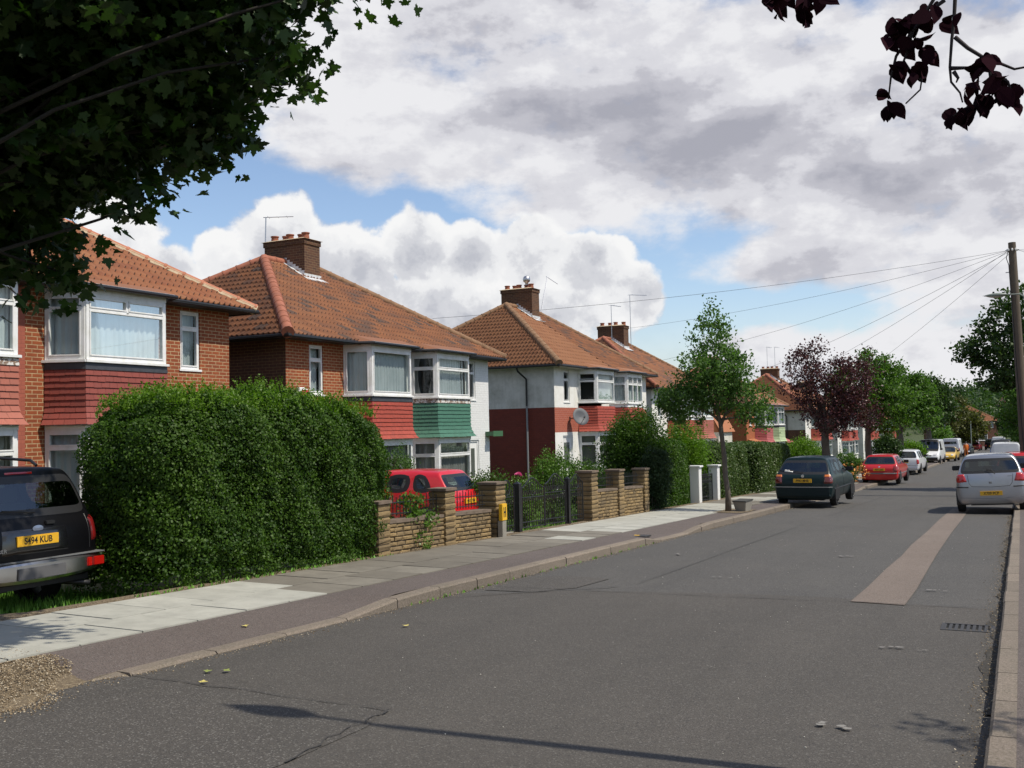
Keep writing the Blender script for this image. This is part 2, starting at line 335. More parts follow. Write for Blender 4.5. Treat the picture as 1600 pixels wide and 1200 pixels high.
TRIM = mat('black_trim', (.012, .012, .013), .45)
TRIMG = mat('grey_trim', (.16, .165, .17), .45)
RIM = mat('wheel_rim', (.42, .43, .44), .35, .7)
CHR = mat('chrome', (.62, .62, .64), .28, 1)
REDL = mat('red_lens', (.42, .008, .006), .15, coat=1)
AMB = mat('amber_lens', (.6, .16, .02), .2, coat=1)
WHL = mat('clear_lens', (.6, .6, .62), .1, coat=1)
PLATE = mat('yellow_plate', (.72, .40, .02), .45)
PLATEW = mat('white_plate', (.7, .7, .68), .45)
INK = mat('plate_ink', (.01, .01, .01), .6)
def paint(name, c, metal=.0, rough=.3, coat=.8):
    return mat('paint_'+name, c, rough, metal, coat=coat, fn=lambda N: (N.put(N.b.inputs['Base Color'], N.mix(N.mr(N.noise(objc(N), 3, 6), .45, .8, 0, .35), c, tuple(q*.8+.003 for q in c))), setattr(N.b.inputs['Coat Roughness'], 'default_value', .06)))

# ------------------------------------------------------------------ mesh helpers
class MB:
    def __init__(s): s.v = []; s.f = []; s.mi = []; s.ms = []; s.uv = None; s.sm = False
    def m(s, mt):
        if mt not in s.ms: s.ms.append(mt)
        return s.ms.index(mt)
    def face(s, pts, mt):
        b = len(s.v); s.v += [tuple(p) for p in pts]; s.f.append(tuple(range(b, b+len(pts)))); s.mi.append(s.m(mt))
    def box(s, x0, x1, y0, y1, z0, z1, mt, M=None):
        if x0 > x1: x0, x1 = x1, x0
        if y0 > y1: y0, y1 = y1, y0
        c = [Vector((x, y, z)) for z in (z0, z1) for y in (y0, y1) for x in (x0, x1)]
        if M is not None: c = [M @ p for p in c]
        s.raw(c, [(0, 2, 3, 1), (4, 5, 7, 6), (0, 1, 5, 4), (2, 6, 7, 3), (0, 4, 6, 2), (1, 3, 7, 5)], mt)
    def raw(s, vs, fs, mt):
        b = len(s.v); s.v += [tuple(p) for p in vs]; k = s.m(mt)
        for f in fs: s.f.append(tuple(i+b for i in f)); s.mi.append(k)
    def prism(s, poly, z0, z1, mt, top=None):
        """poly: xy points (counter-clockwise)"""
        n = len(poly); top = top or poly
        vs = [(x, y, z0) for x, y in poly]+[(x, y, z1) for x, y in top]
        s.raw(vs, [tuple(range(n))[::-1], tuple(range(n, 2*n))]+[(i, (i+1) % n, n+(i+1) % n, n+i) for i in range(n)], mt)
    def tube(s, pts, rad, mt, n=8, cap=True):
        pts = [Vector(p) for p in pts]; rs = rad if isinstance(rad, (list, tuple)) else [rad]*len(pts)
        b = len(s.v); k = s.m(mt); up = Vector((0, 0, 1))
        d0 = (pts[1]-pts[0]).normalized(); a = d0.orthogonal().normalized()
        for i, p in enumerate(pts):
            d = (pts[min(i+1, len(pts)-1)]-pts[max(i-1, 0)]).normalized()
            a = (a-d*a.dot(d))
            a = a.normalized() if a.length > 1e-5 else d.orthogonal().normalized()
            c = d.cross(a)
            for j in range(n):
                t = 2*math.pi*j/n; s.v.append(tuple(p+(a*math.cos(t)+c*math.sin(t))*rs[i]))
        for i in range(len(pts)-1):
            for j in range(n):
                s.f.append((b+i*n+j, b+i*n+(j+1) % n, b+(i+1)*n+(j+1) % n, b+(i+1)*n+j)); s.mi.append(k)
        if cap:
            s.f.append(tuple(b+j for j in range(n))[::-1]); s.mi.append(k)
            e = b+(len(pts)-1)*n; s.f.append(tuple(e+j for j in range(n))); s.mi.append(k)
    def lathe(s, c, axis, prof, mt, n=24):
        """prof: (radius, distance along the axis)"""
        c = Vector(c); ax = Vector(axis).normalized(); a = ax.orthogonal().normalized(); q = ax.cross(a); b = len(s.v); k = s.m(mt)
        for r_, h in prof:
            for j in range(n):
                t = 2*math.pi*j/n; s.v.append(tuple(c+ax*h+(a*math.cos(t)+q*math.sin(t))*max(r_, 1e-4)))
        for i in range(len(prof)-1):
            for j in range(n):
                s.f.append((b+i*n+j, b+i*n+(j+1) % n, b+(i+1)*n+(j+1) % n, b+(i+1)*n+j)); s.mi.append(k)
    def build(s, name, parent=None, smooth=None, bevel=0, loc=None):
        me = bpy.data.meshes.new(name); me.from_pydata(s.v, [], s.f)
        for q in s.ms: me.materials.append(q)
        me.polygons.foreach_set('material_index', s.mi)
        if smooth or s.sm: me.polygons.foreach_set('use_smooth', [True]*len(s.f))
        if s.uv: 
            l = me.uv_layers.new(name='UVMap'); l.data.foreach_set('uv', s.uv)
        me.update()
        bm = bmesh.new(); bm.from_mesh(me); bmesh.ops.recalc_face_normals(bm, faces=bm.faces)
        if bevel: bmesh.ops.bevel(bm, geom=bm.edges[:], offset=bevel, segments=2, affect='EDGES', clamp_overlap=True)
        bm.to_mesh(me); bm.free()
        if smooth == 'auto':
            me.polygons.foreach_set('use_smooth', [True]*len(me.polygons)); me.set_sharp_from_angle(angle=R(38))
        return link(name, me, parent, loc)
def link(name, me, parent=None, loc=None):
    o = bpy.data.objects.new(name, me); col.objects.link(o)
    if parent is not None: o.parent = parent
    if loc is not None: o.location = loc
    return o
def tag(o, label=None, cat=None, group=None, kind=None):
    for k, v in (('label', label), ('category', cat), ('group', group), ('kind', kind)):
        if v: o[k] = v
    return o
def thing(name, label, cat, loc=(0, 0, 0), rz=0, group=None):
    o = bpy.data.objects.new(name, None); col.objects.link(o); o.location = loc; o.rotation_euler = (0, 0, rz); o.empty_display_size = .2
    return tag(o, label, cat, group)
def copytree(o, parent=None):
    c = o.copy(); col.objects.link(c); c.parent = parent
    for ch in [x for x in col.objects if x.parent == o]: copytree(ch, c)
    return c

# ------------------------------------------------------------------ terrain profile
def zr(y):
    """height of the road surface along the street"""
    if y < 46: return -.0276*y
    if y < 58: t = (y-46)/12; return -.0276*46-12*(.0276*t-.00605*t*t)
    return -.0276*46-12*(.0276-.00605)-(y-58)*.0155 if y < 235 else -.0276*46-12*.02155-177*.0155
def lerp(a, b, t): return a+(b-a)*t

# ------------------------------------------------------------------ ground, road, pavements
KX, KXR = -6.08, -.22          # kerb faces, left and right
def smooth(a, b, x): t = max(0, min(1, (x-a)/(b-a))); return t*t*(3-2*t)
def hill(x, y):
    h = 0
    if y > 250: h = 15*smooth(250, 520, y)+(y-520)*.03*(y > 520)
    return h
def gz(x, y):
    z = zr(y)
    if x < -8.7: z -= .10+.012*min(40, -8.7-x)*smooth(-8.7, -12, x)*.6
    elif x < KX-.2 or x > KXR+.2: z += .02
    else: z -= .25
    return z+hill(x, y)
xs = sorted(set([-600, -400, -250, -160, -100, -70, -50, -40, -30, -24, -20, -16, -13, -11, -9.6, -8.72, -8.68, -7, KX-.21, KX-.19, -3, KXR+.19, KXR+.21, 1, 3, 5, 8, 12, 20, 35, 60, 100, 160, 250, 400, 600]))
ys = sorted(set([-80, -40, -20, -10]+list(range(-4, 60, 2))+list(range(60, 260, 8))+list(range(260, 560, 20))+[600, 700, 900, 1200]))
mb = MB(); mb.v = [(x, y, gz(x, y)) for y in ys for x in xs]; nx = len(xs)
for j in range(len(ys)-1):
    for i in range(nx-1): mb.f.append((j*nx+i, j*nx+i+1, (j+1)*nx+i+1, (j+1)*nx+i)); mb.mi.append(0)
mb.m(LAND); tag(mb.build('ground', smooth=True), kind='structure')

def sheet(name, poly, mt, dz, step=1.5, z=None, kind='structure', parent=None):
    """flat polygon laid on the sloping road: cut across into strips"""
    bm = bmesh.new(); vs = [bm.verts.new((x, y, 0)) for x, y in poly]; bm.faces.new(vs)
    y0, y1 = min(p[1] for p in poly), max(p[1] for p in poly)
    y = math.floor(y0/step)*step+step
    while y < y1:
        bmesh.ops.bisect_plane(bm, geom=bm.verts[:]+bm.edges[:]+bm.faces[:], plane_co=(0, y, 0), plane_no=(0, 1, 0)); y += step*(1 if y < 70 else 4)
    for v in bm.verts: v.co.z = (z(v.co.x, v.co.y) if z else zr(v.co.y))+dz
    bmesh.ops.recalc_face_normals(bm, faces=bm.faces)
    me = bpy.data.meshes.new(name); bm.to_mesh(me); bm.free(); me.materials.append(mt)
    for p in me.polygons:
        if p.normal.z < 0: p.flip()
    return tag(link(name, me, parent), kind=kind)
def wig(pts, a=.03, n=4):
    out = []
    for i, p in enumerate(pts):
        q = pts[(i+1) % len(pts)]
        for k in range(n):
            t = k/n; out.append((lerp(p[0], q[0], t)+(random.uniform(-a, a) if k else 0), lerp(p[1], q[1], t)+(random.uniform(-a, a) if k else 0)))
    return out
YY = -20, 240
mb = MB(); yv = [-20]+list(np.arange(-4, 66, 2.))+list(np.arange(66, 241, 6.))
for x0, x1 in ((KX-.02, -3.1), (-3.1, KXR+.02)):
    for a, b in zip(yv[:-1], yv[1:]): mb.face([(x0, a, zr(a)), (x1, a, zr(a)), (x1, b, zr(b)), (x0, b, zr(b))], ASPH)
tag(mb.build('road'), kind='structure')
# newer brownish asphalt close by, ending in a ragged edge across the road
sheet('road_patch', wig([(KX, -3), (KXR, -3), (KXR, 11.5), (-.3, 11.66)], .0, 1)+[(-1.15, 11.75), (-1.98, 11.95), (-3.2, 11.8), (-4.3, 11.55), (-4.95, 11.35), (-5.5, 10.9), (-6.08, 10.6)], ASPH_N, .004)
sheet('road_patch', [(-6.9, 5.05), (-6.1, 5.62), (-4.85, 5.68), (-3.75, 5.56), (-3.62, 5.2), (-3.6, 4.4), (-3.7, 3), (-6.9, 3)], ASPH_C, .008)
sheet('road_patch', [(-5.9, 11.0), (-5.3, 11.05), (-4.95, 11.6), (-4.9, 12.6), (-5.5, 12.7), (-6.0, 12.3)], ASPH_C, .007)
strip = [(-1.73, 11.66), (-1.72, 13), (-1.74, 15), (-1.73, 17), (-1.77, 19), (-1.76, 22), (-1.79, 26), (-1.78, 31.2), (-1.34, 31.2), (-1.31, 26), (-1.30, 22), (-1.26, 18), (-1.22, 15.5), (-1.17, 13), (-1.17, 11.6)]
sheet('road_strip', strip[::-1], STRIP, .012)
for i, (p, q, w) in enumerate([((-5.9, 11.35), (-.25, 11.72), .022), ((-6.0, 10.2), (-4.5, 11.9), .03), ((-6.2, 5.66), (-3.7, 5.6), .014), ((-3.72, 5.58), (-3.62, 4.4), .018), ((-1.2, 17.2), (-.24, 17.3), .02), ((-6, 23.4), (-.3, 22.8), .016), ((-6.0, 33), (-.3, 33.6), .03), ((-5.8, 30.4), (-2, 30.2), .016), ((-4.4, 12.3), (-4.5, 40), .012)]):
    n = 14; d = Vector((q[0]-p[0], q[1]-p[1])); nn = Vector((-d.y, d.x)).normalized()
    a, b = [], []
    for k in range(n+1):
        c = Vector(p)+d*(k/n)+nn*random.uniform(-.03, .03); ww = w*random.uniform(.1, .55)
        a.append(tuple(c+nn*ww)); b.append(tuple(c-nn*ww))
    sheet('road_seam', a+b[::-1], SEAL, .016)

# kerb heights
def kh(y):
    h = .125
    for a, b, lo in ((-30, 8.6, .03), (18.4, 20.4, .035), (32.2, 45.5, .03), (58, 62, .03), (74, 80, .04)):
        d = max(a-y, y-b); h = min(h, lo+(.125-lo)*max(0, min(1, d/.9)))
    return h
def kerb(x_face, sgn, y0, y1, name, hf, w=.15):
    mb = MB(); y = y0
    while y < y1:
        L = random.uniform(.85, .95) if y < 70 else 6; a, b = y+.006, min(y+L, y1)-.006
        zs = [(a, zr(a)+hf(a)), (b, zr(b)+hf(b))]
        j = random.uniform(-.006, .006)
        xo, xi = x_face+j, x_face+sgn*w
        ch = .018*sgn
        v = []
        for yy, zz in zs: v += [(xo, yy, zr(yy)-.12), (xo, yy, zz-.02), (xo+ch, yy, zz), (xi, yy, zz+.002), (xi, yy, zr(yy)-.12)]
        mb.raw(v, [(0, 1, 6, 5), (1, 2, 7, 6), (2, 3, 8, 7), (3, 4, 9, 8), (0, 1, 2, 3, 4), (5, 6, 7, 8, 9)], KERB); y += L
    tag(mb.build(name), kind='structure')
kerb(KX, -1, 5.65, 240, 'kerb', kh)
kerb(KXR, 1, -12, 240, 'kerb', lambda y: .115)
# left pavement: tarmac strip next to the kerb, then slabs
def pavz(x, y):
    zi = zr(y)+.135
    if x > -6.86: t = (x+6.86)/(6.86-6.24); return lerp(zi, zr(y)+kh(y), max(0, min(1, t)))
    return zi+(-6.86-x)*.014
mb = MB()
for a, b in zip(yv[:-1], yv[1:]):
    if b < 5: continue
    for aa in np.arange(max(a, 5.5), b, .5 if b < 70 else 6):
        bb = min(aa+(.5 if b < 70 else 6), b)
        mb.face([(-6.88, aa, pavz(-6.88, aa)), (-6.225, aa, pavz(-6.225, aa)), (-6.225, bb, pavz(-6.225, bb)), (-6.88, bb, pavz(-6.88, bb))], ASPH_P)
ex = [-6.88, -6.7, -6.5, -6.35, -6.225]
for a, b in zip(ex[:-1], ex[1:]):     # the tarmac feathers down to the trodden earth of the tree pit
    ya, yb = 5.30+.05*math.sin(a*23), 5.30+.05*math.sin(b*23)
    mb.face([(a, 5.5, pavz(a, 5.5)), (b, 5.5, pavz(b, 5.5)), (b, yb, zr(yb)+.004), (a, ya, zr(ya)+lerp(.05, .004, (a+6.88)/.655))], ASPH_P)
mb.face([(-6.225, 5.5, pavz(-6.225, 5.5)), (-6.225, 5.68, pavz(-6.225, 5.68)), (-6.06, 5.64, zr(5.64)), (-6.06, 5.4, zr(5.4)), (-6.225, 5.3, zr(5.3)+.003)], KERB)
mb.m(ASPH_P); tag(mb.build('pavement_tarmac'), kind='structure')
mb = MB(); mb2 = MB(); y = -6.; k = 0
while y < 90:
    for c, (x0, x1) in enumerate(((-7.62, -6.88), (-8.45, -7.62))):
        a = y+(.33 if c else 0); b = a+.66; pale = a < (9.0 if c == 0 else 9.2) or 17.9 < a < 28.9 or 31.3 < a < 33.6 or (a > 36 and random.random() < .3)
        
        if 16.2 < a < 16.9 and c == 0: pale = True
        g = .007; dz = random.uniform(-.003, .003)
        mm = SLAB_N if pale else SLAB_O
        t = (mb if pale else mb2); q = [(x0+g, a+g), (x1-g, a+g), (x1-g, b-g), (x0+g, b-g)]
        z4 = [pavz(p, r_)+.01+dz+random.uniform(-.002, .002) for p, r_ in q]
        t.raw([(p, r_, z_) for (p, r_), z_ in zip(q, z4)]+[(p, r_, z_-.03) for (p, r_), z_ in zip(q, z4)], [(0, 1, 2, 3), (0, 1, 5, 4), (1, 2, 6, 5), (2, 3, 7, 6), (3, 0, 4, 7)], mm)
    y += .66
tag(mb.build('paving_slabs'), kind='structure'); tag(mb2.build('paving_slabs'), kind='structure')
sheet('pavement_bed', [(-8.75, -8), (-6.87, -8), (-6.87, 90), (-8.75, 90)], DIRT, -.004, z=lambda x, y: pavz(x, y)); 
sheet('pavement_far', [(-8.75, 90), (-6.87, 90), (-6.87, 240), (-8.75, 240)], ASPH_P, 0, z=lambda x, y: pavz(x, y))
# tree pit of trodden earth at the corner
sheet('dirt_verge', [(-6.9, -8), (-6.05, -8), (-6.0, 3.6)]+[(-5.95-.30*smooth(4.3, 5.6, y)+.04*math.sin(y*11), y) for y in np.arange(3.8, 5.6, .12)]+[(-6.25, 5.66), (-6.3, 5.62), (-6.9, 5.52)], DIRT, .016, z=lambda x, y: zr(y)-.010+lerp(.0, .12, smooth(0, .55, -5.95-.30*smooth(4.3, 5.6, y)-x)), step=.1)
sheet('dirt_verge', wig([(-7.0, 25.2), (-6.28, 25.3), (-6.26, 26.9), (-6.98, 27.0)], .05), DIRT, .012, z=pavz, step=.5)
sheet('pavement_right', [(KXR+.14, -12), (9, -12), (9, 240), (KXR+.14, 240)], ASPH_P, .118)
mb = MB(); GG = mat('gutter_grit', rough=.95, fn=dirtm((.035, .032, .026), (.055, .05, .044), (.11, .10, .085))); yy = 7.
while yy < 28:
    w0, w1 = [.03+.10*abs(math.sin(q*1.3)*math.sin(q*.37+1))+.02*math.sin(q*9) for q in (yy, yy+.12)]
    mb.face([(KXR-.003, yy, zr(yy)+.022), (KXR-w0, yy, zr(yy)+.0095), (KXR-w1, yy+.12, zr(yy+.12)+.0095), (KXR-.003, yy+.12, zr(yy+.12)+.022)], GG); yy += .12
tag(mb.build('gutter_dirt'), kind='structure')
# drives and gardens
sheet('driveway', [(-11.5, 5.2), (-8.45, 5.0), (-8.45, 8.3), (-9.1, 8.25), (-9.6, 7.6), (-11.5, 6.5)], DIRT, .014, z=lambda x, y: gz(min(x, -8.71), y) if x < -8.9 else pavz(x, y)-.01, step=.6)
sheet('driveway', [(-15.9, 16.9), (-8.75, 17.2), (-8.75, 20.6), (-15.9, 20.8)], CONC, .02, z=lambda x, y: gz(min(x, -8.71), y), step=1)

def blades(name, spots, h, label, w=.012, mt=GRASSM):
    n = len(spots); p = np.array(spots); a = rng.uniform(0, 6.28, n); hh = rng.uniform(.5, 1, n)*h; ln = rng.normal(0, .25, (n, 2))*hh[:, None]
    d = np.stack([np.cos(a), np.sin(a), 0*a], 1)*w
    v = np.empty((n, 3, 3)); v[:, 0] = p-d; v[:, 1] = p+d; v[:, 2] = p; v[:, 2, :2] += ln; v[:, 2, 2] += hh
    o = npmesh(name, v.reshape(-1, 3), np.arange(n*3).reshape(n, 3), mt)
    return tag(o, label, 'grass', kind='stuff')
def npmesh(name, v, f, mt, parent=None, mi=None):
    me = bpy.data.meshes.new(name); k = f.shape[1]; nf = len(f)
    me.vertices.add(len(v)); me.vertices.foreach_set('co', np.ascontiguousarray(v, dtype=np.float32).ravel())
    me.loops.add(nf*k); me.loops.foreach_set('vertex_index', f.astype(np.int32).ravel())
    me.polygons.add(nf); me.polygons.foreach_set('loop_start', np.arange(nf, dtype=np.int32)*k)
    for q in (mt if isinstance(mt, list) else [mt]): me.materials.append(q)
    if mi is not None: me.polygons.foreach_set('material_index', mi.astype(np.int32))
    me.update(calc_edges=True); me.validate()
    return link(name, me, parent)
sp = []
for _ in range(26000):
    x, y = random.uniform(-15.5, -8.75), random.uniform(4.5, 9.2)
    tr = abs(y-7.65); 
    if x > -9.2: continue
    if x > -9.7 and y < 8.0: continue
    sp.append((x, y, gz(min(x, -8.72), y)-.01))
blades('grass', sp, .2, 'bright green grass growing beside the driveway under the black car')
sp = [(random.uniform(-15.5, -8.9), y, 0) for y in rng.uniform(13.5, 17, 5000)]+[(random.uniform(-15.5, -8.9), y, 0) for y in rng.uniform(20.6, 35, 9000)]
blades('grass', [(x, y, gz(min(x, -8.72), y)) for x, y, _ in sp], .12, 'green lawn grass of the front gardens behind the low walls')
sp = [(KX+random.uniform(-.02, .05), y, zr(y)) for y in rng.uniform(9.5, 18, 160)]+[(-8.5+random.uniform(-.1, .05), y, pavz(-8.5, y)) for y in rng.uniform(8, 13, 260)]
blades('weeds', sp, .05, 'small weeds growing in the joint along the kerb and hedge foot')

def pebbles(name, spots, size, mt, label):
    P = np.array(spots); n = len(P); o8 = np.array([(1, 0, 0), (0, 1, 0), (-1, 0, 0), (0, -1, 0), (0, 0, .7), (0, 0, -.5)], float)
    a = rng.uniform(0, 6.28, n); c, q = np.cos(a), np.sin(a); s_ = (size*rng.uniform(.35, 1.3, n))[:, None]; sc_ = rng.uniform(.6, 1.2, (n, 1, 3)); v = o8[None]*sc_
    x = v[..., 0]*c[:, None]-v[..., 1]*q[:, None]; y = v[..., 0]*q[:, None]+v[..., 1]*c[:, None]
    v = np.stack([x, y, v[..., 2]], -1)*s_[..., None]+P[:, None]; f = np.array([(0, 1, 4), (1, 2, 4), (2, 3, 4), (3, 0, 4), (1, 0, 5), (2, 1, 5), (3, 2, 5), (0, 3, 5)])
    return tag(npmesh(name, v.reshape(-1, 3), (f[None]+6*np.arange(n)[:, None, None]).reshape(-1, 3), mt), label, 'gravel', kind='stuff')
PEB = mat('pebble', rough=.9, fn=lambda N: N.put(N.b.inputs['Base Color'], N.ramp(island(N), [(0, (.07, .05, .03)), (.35, (.17, .12, .07)), (.7, (.30, .23, .14)), (1, (.5, .44, .34))])))
sp = []
while len(sp) < 12000:
    x, y = random.uniform(-7.4, -5.6), random.uniform(3.2, 5.75); e = -5.92-.36*smooth(4.3, 5.6, y)+.09*math.sin(y*7)
    if x > e+abs(random.gauss(0, .09)) or (x < -6.88 and random.random() < .85): continue
    if y > 5.55 and x < -6.3: continue
    sp.append((x, y, zr(y)+.010+lerp(.0, .12, smooth(0, .55, -5.95-.30*smooth(4.3, 5.6, y)-x)) if x > -6.9 else pavz(x, y)+.01))
pebbles('gravel', sp, .008, PEB, 'loose stones and dry earth spilling from the tree pit onto the road edge')
sp = [(KX+abs(random.gauss(0, .07))+.004, y, zr(y)+.006) for y in rng.uniform(5.7, 32, 2600)]+[(KXR-abs(random.gauss(0, .08))-.004, y, zr(y)+.02) for y in rng.uniform(5.5, 28, 2600)]+[(-8.55+random.gauss(0, .05), y, pavz(-8.5, y)+.004) for y in rng.uniform(5.5, 30, 2600)]
pebbles('gravel', sp, .007, PEB, 'fine grit gathered in the gutters and along the foot of the garden walls')
sp = [(random.uniform(-5.9, -.4), y, zr(y)+.007) for y in rng.uniform(5.0, 22, 260)]
pebbles('gravel', sp, .006, mat('pale_chip', (.5, .48, .42), .9), 'small pale chips scattered over the asphalt')
for px_, py_, a_, b_ in ((-1.02, 9.04, .09, .035), (-.78, 9.0, .07, .012), (-2.53, 16.6, .13, .06), (-5.0, 15.9, .1, .06), (-2.19, 7.69, .03, .012), (-.95, 12.9, .1, .04), (-1.1, 6.35, .12, .05), (-3.6, 13.2, .12, .03)):
    for k_ in range(4):
        cx_, cy_ = px_+random.gauss(0, a_*.5), py_+random.gauss(0, b_); sheet('road_stain', [(cx_+a_*.35*math.cos(t)*random.uniform(.3, 1), cy_+b_*.8*math.sin(t)*random.uniform(.3, 1)) for t in np.linspace(0, 6, 9)], mat('pale_stain', (.20, .19, .175), .9), .02+.001*k_, step=9)
# drain grating in the gutter
dg = thing('drain_grate', 'rusty slotted drain grating set in the road beside the right kerb', 'drain', (-.5, 10.35, zr(10.35)+.006))
mb = MB(); mb.box(-.23, .23, -.17, -.145, -.02, .008, mat('cast_iron', (.035, .033, .032), .6)); CI = MATS['cast_iron']
mb.box(-.23, .23, .145, .17, -.02, .008, CI); mb.box(-.23, -.205, -.145, .145, -.02, .008, CI); mb.box(.205, .23, -.145, .145, -.02, .008, CI); mb.box(-.2, .2, -.14, .14, -.02, -.001, mat('void', (.004, .004, .004), 1)); mb.build('frame', dg)  # near-black plate under the bars, the shaded depth put into its colour
mb = MB()
for i in range(9): mb.box(-.2+i*.05-.014, -.2+i*.05+.014, -.144, .144, -.001, .006, CI)
mb.build('bars', dg)
mh = thing('manhole_cover', 'small square iron cover with a yellow mark in the tarmac pavement strip', 'cover', (-6.55, 18.4, pavz(-6.55, 18.4)+.003))
mb = MB(); mb.box(-.2, .2, -.16, .16, -.02, .006, CI); mb.build('lid', mh)
mb = MB(); mb.box(-.1, .02, -.05, .05, .006, .009, YELLOW); mb.build('mark', mh)
# fallen leaves lying on the asphalt
for i, (x, y, a) in enumerate([(-5.62, 5.98, .3), (-5.50, 6.05, 1.9), (-5.38, 5.68, 2.5), (-5.35, 8.35, 4.), (-6.5, 7.4, 1.2)]):
    pts = [(px*.75, py*.75) for px, py in ((0, -.045), (.02, -.02), (.05, -.01), (.03, .02), (.03, .045), (0, .03), (-.03, .045), (-.03, .02), (-.05, -.01), (-.02, -.02))]
    mb = MB(); ca, sa = math.cos(a), math.sin(a)
    mb.face([(px*ca-py*sa, px*sa+py*ca, .006+.012*abs(px)/.05) for px, py in pts], mat('fallen_leaf_green', (.22, .26, .06), .6) if i < 2 else mat('fallen_leaf_yellow', (.5, .42, .12), .6))
    z = zr(y)+.014 if x > -6.08 else pavz(x, y)+.006
    tag(mb.build('fallen_leaf', loc=(x, y, z)), ['fallen green leaf on the road just off the dropped kerb, the nearer one', 'fallen green leaf on the road by the dropped kerb, further one', 'pale yellow fallen leaf lying on the road near the tree pit', 'yellowed leaf lying on the road against the kerb edge', 'yellowed leaf lying on the pavement tarmac strip'][i], 'leaf', 'fallen leaves on the road')

# ------------------------------------------------------------------ houses
def tiled(E0, E1, T1, T0, wave=.165, expo=.30, amp=.028, step=.05, sub=5, lip=.0):
    """pantile surface: vertices, quads and one uv cell per tile"""
    E0, E1, T0, T1 = map(Vector, (E0, E1, T0, T1)); u = (E1-E0); Lu = u.length; u.normalize()
    w = (T0-E0)-u*(T0-E0).dot(u); S = w.length; w.normalize(); n = u.cross(w).normalized()
    if n.z < 0: n = -n
    uT0, uT1 = (T0-E0).dot(u), (T1-E0).dot(u)
    rows = max(1, round(S/expo)); e = S/rows
    us = np.arange(0, Lu+wave/sub, wave/sub); V = []; F = []; UV = []; MI = []; nb = len(us)
    ph = (us/wave) % 1
    pr = np.where(ph < .55, np.sin(ph/.55*np.pi), -.25*np.sin((ph-.55)/.45*np.pi)) if amp else 0*us
    u_, w_, n_, e_ = (np.array(q) for q in (u, w, n, E0))
    base = 0
    for k in range(rows):
        jit = rng.normal(0, .003, nb).repeat(1)
        for s0, off in ((k*e-(lip if k == 0 else 0), step), ((k+1)*e, 0.)):
            s_ = max(0, s0)
            ul = np.clip(us, uT0*s_/S, Lu+(uT1-Lu)*s_/S)
            V.append(e_+ul[:, None]*u_+w_*s0+n_*(pr*amp+off+(jit if off else 0))[:, None])
        b = base+k*2*nb
        i = np.arange(nb-1)
        MI.append(np.zeros(nb-1, int)); F.append(np.stack([b+i, b+i+1, b+nb+i+1, b+nb+i], 1)); UV.append(np.stack([(us[:-1]+us[1:])/2/wave, np.full(nb-1, k+.5)], 1))
        if k < rows-1:
            MI.append((pr[:-1]+pr[1:] > 1.1).astype(int)); F.append(np.stack([b+nb+i, b+nb+i+1, b+2*nb+i+1, b+2*nb+i], 1)); UV.append(np.stack([(us[:-1]+us[1:])/2/wave, np.full(nb-1, k+1.5)], 1))  # risers below the rolls take the painted shade tone
    i = np.arange(nb-1)   # front edge of the lowest course
    V.append(V[0]-n_*.05); b2 = base+rows*2*nb
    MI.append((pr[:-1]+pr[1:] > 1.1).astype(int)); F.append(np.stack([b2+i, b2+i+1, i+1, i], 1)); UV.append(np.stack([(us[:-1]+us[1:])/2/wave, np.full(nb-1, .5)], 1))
    return np.concatenate(V), np.concatenate(F), np.concatenate(UV), np.concatenate(MI)
def roofmesh(name, parts, parent):
    vs, fs, uvs, mi, ms = [], [], [], [], []; o = 0
    for (v, f, uv, gm), mt in parts:
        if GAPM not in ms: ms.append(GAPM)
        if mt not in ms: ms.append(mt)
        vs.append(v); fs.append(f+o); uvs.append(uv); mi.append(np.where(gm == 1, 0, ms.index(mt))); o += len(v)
    v, f, uv, mi = map(np.concatenate, (vs, fs, uvs, mi))
    me = bpy.data.meshes.new(name); nf = len(f)
    me.vertices.add(len(v)); me.vertices.foreach_set('co', v.astype(np.float32).ravel())
    me.loops.add(nf*4); me.loops.foreach_set('vertex_index', f.astype(np.int32).ravel())
    me.polygons.add(nf); me.polygons.foreach_set('loop_start', np.arange(nf, dtype=np.int32)*4)
    for q in ms: me.materials.append(q)
    me.polygons.foreach_set('material_index', mi.astype(np.int32)); me.update(calc_edges=True)
    l = me.uv_layers.new(name='UVMap'); l.data.foreach_set('uv', np.repeat(uv, 4, 0).astype(np.float32).ravel())
    return link(name, me, parent)
def frameM(p0, p1):
    d = (Vector(p1)-Vector(p0)); L = d.length; d.normalize(); n = Vector((d.y, -d.x))
    return Matrix(((d.x, n.x, 0, p0[0]), (d.y, n.y, 0, p0[1]), (0, 0, 1, 0), (0, 0, 0, 1))), L
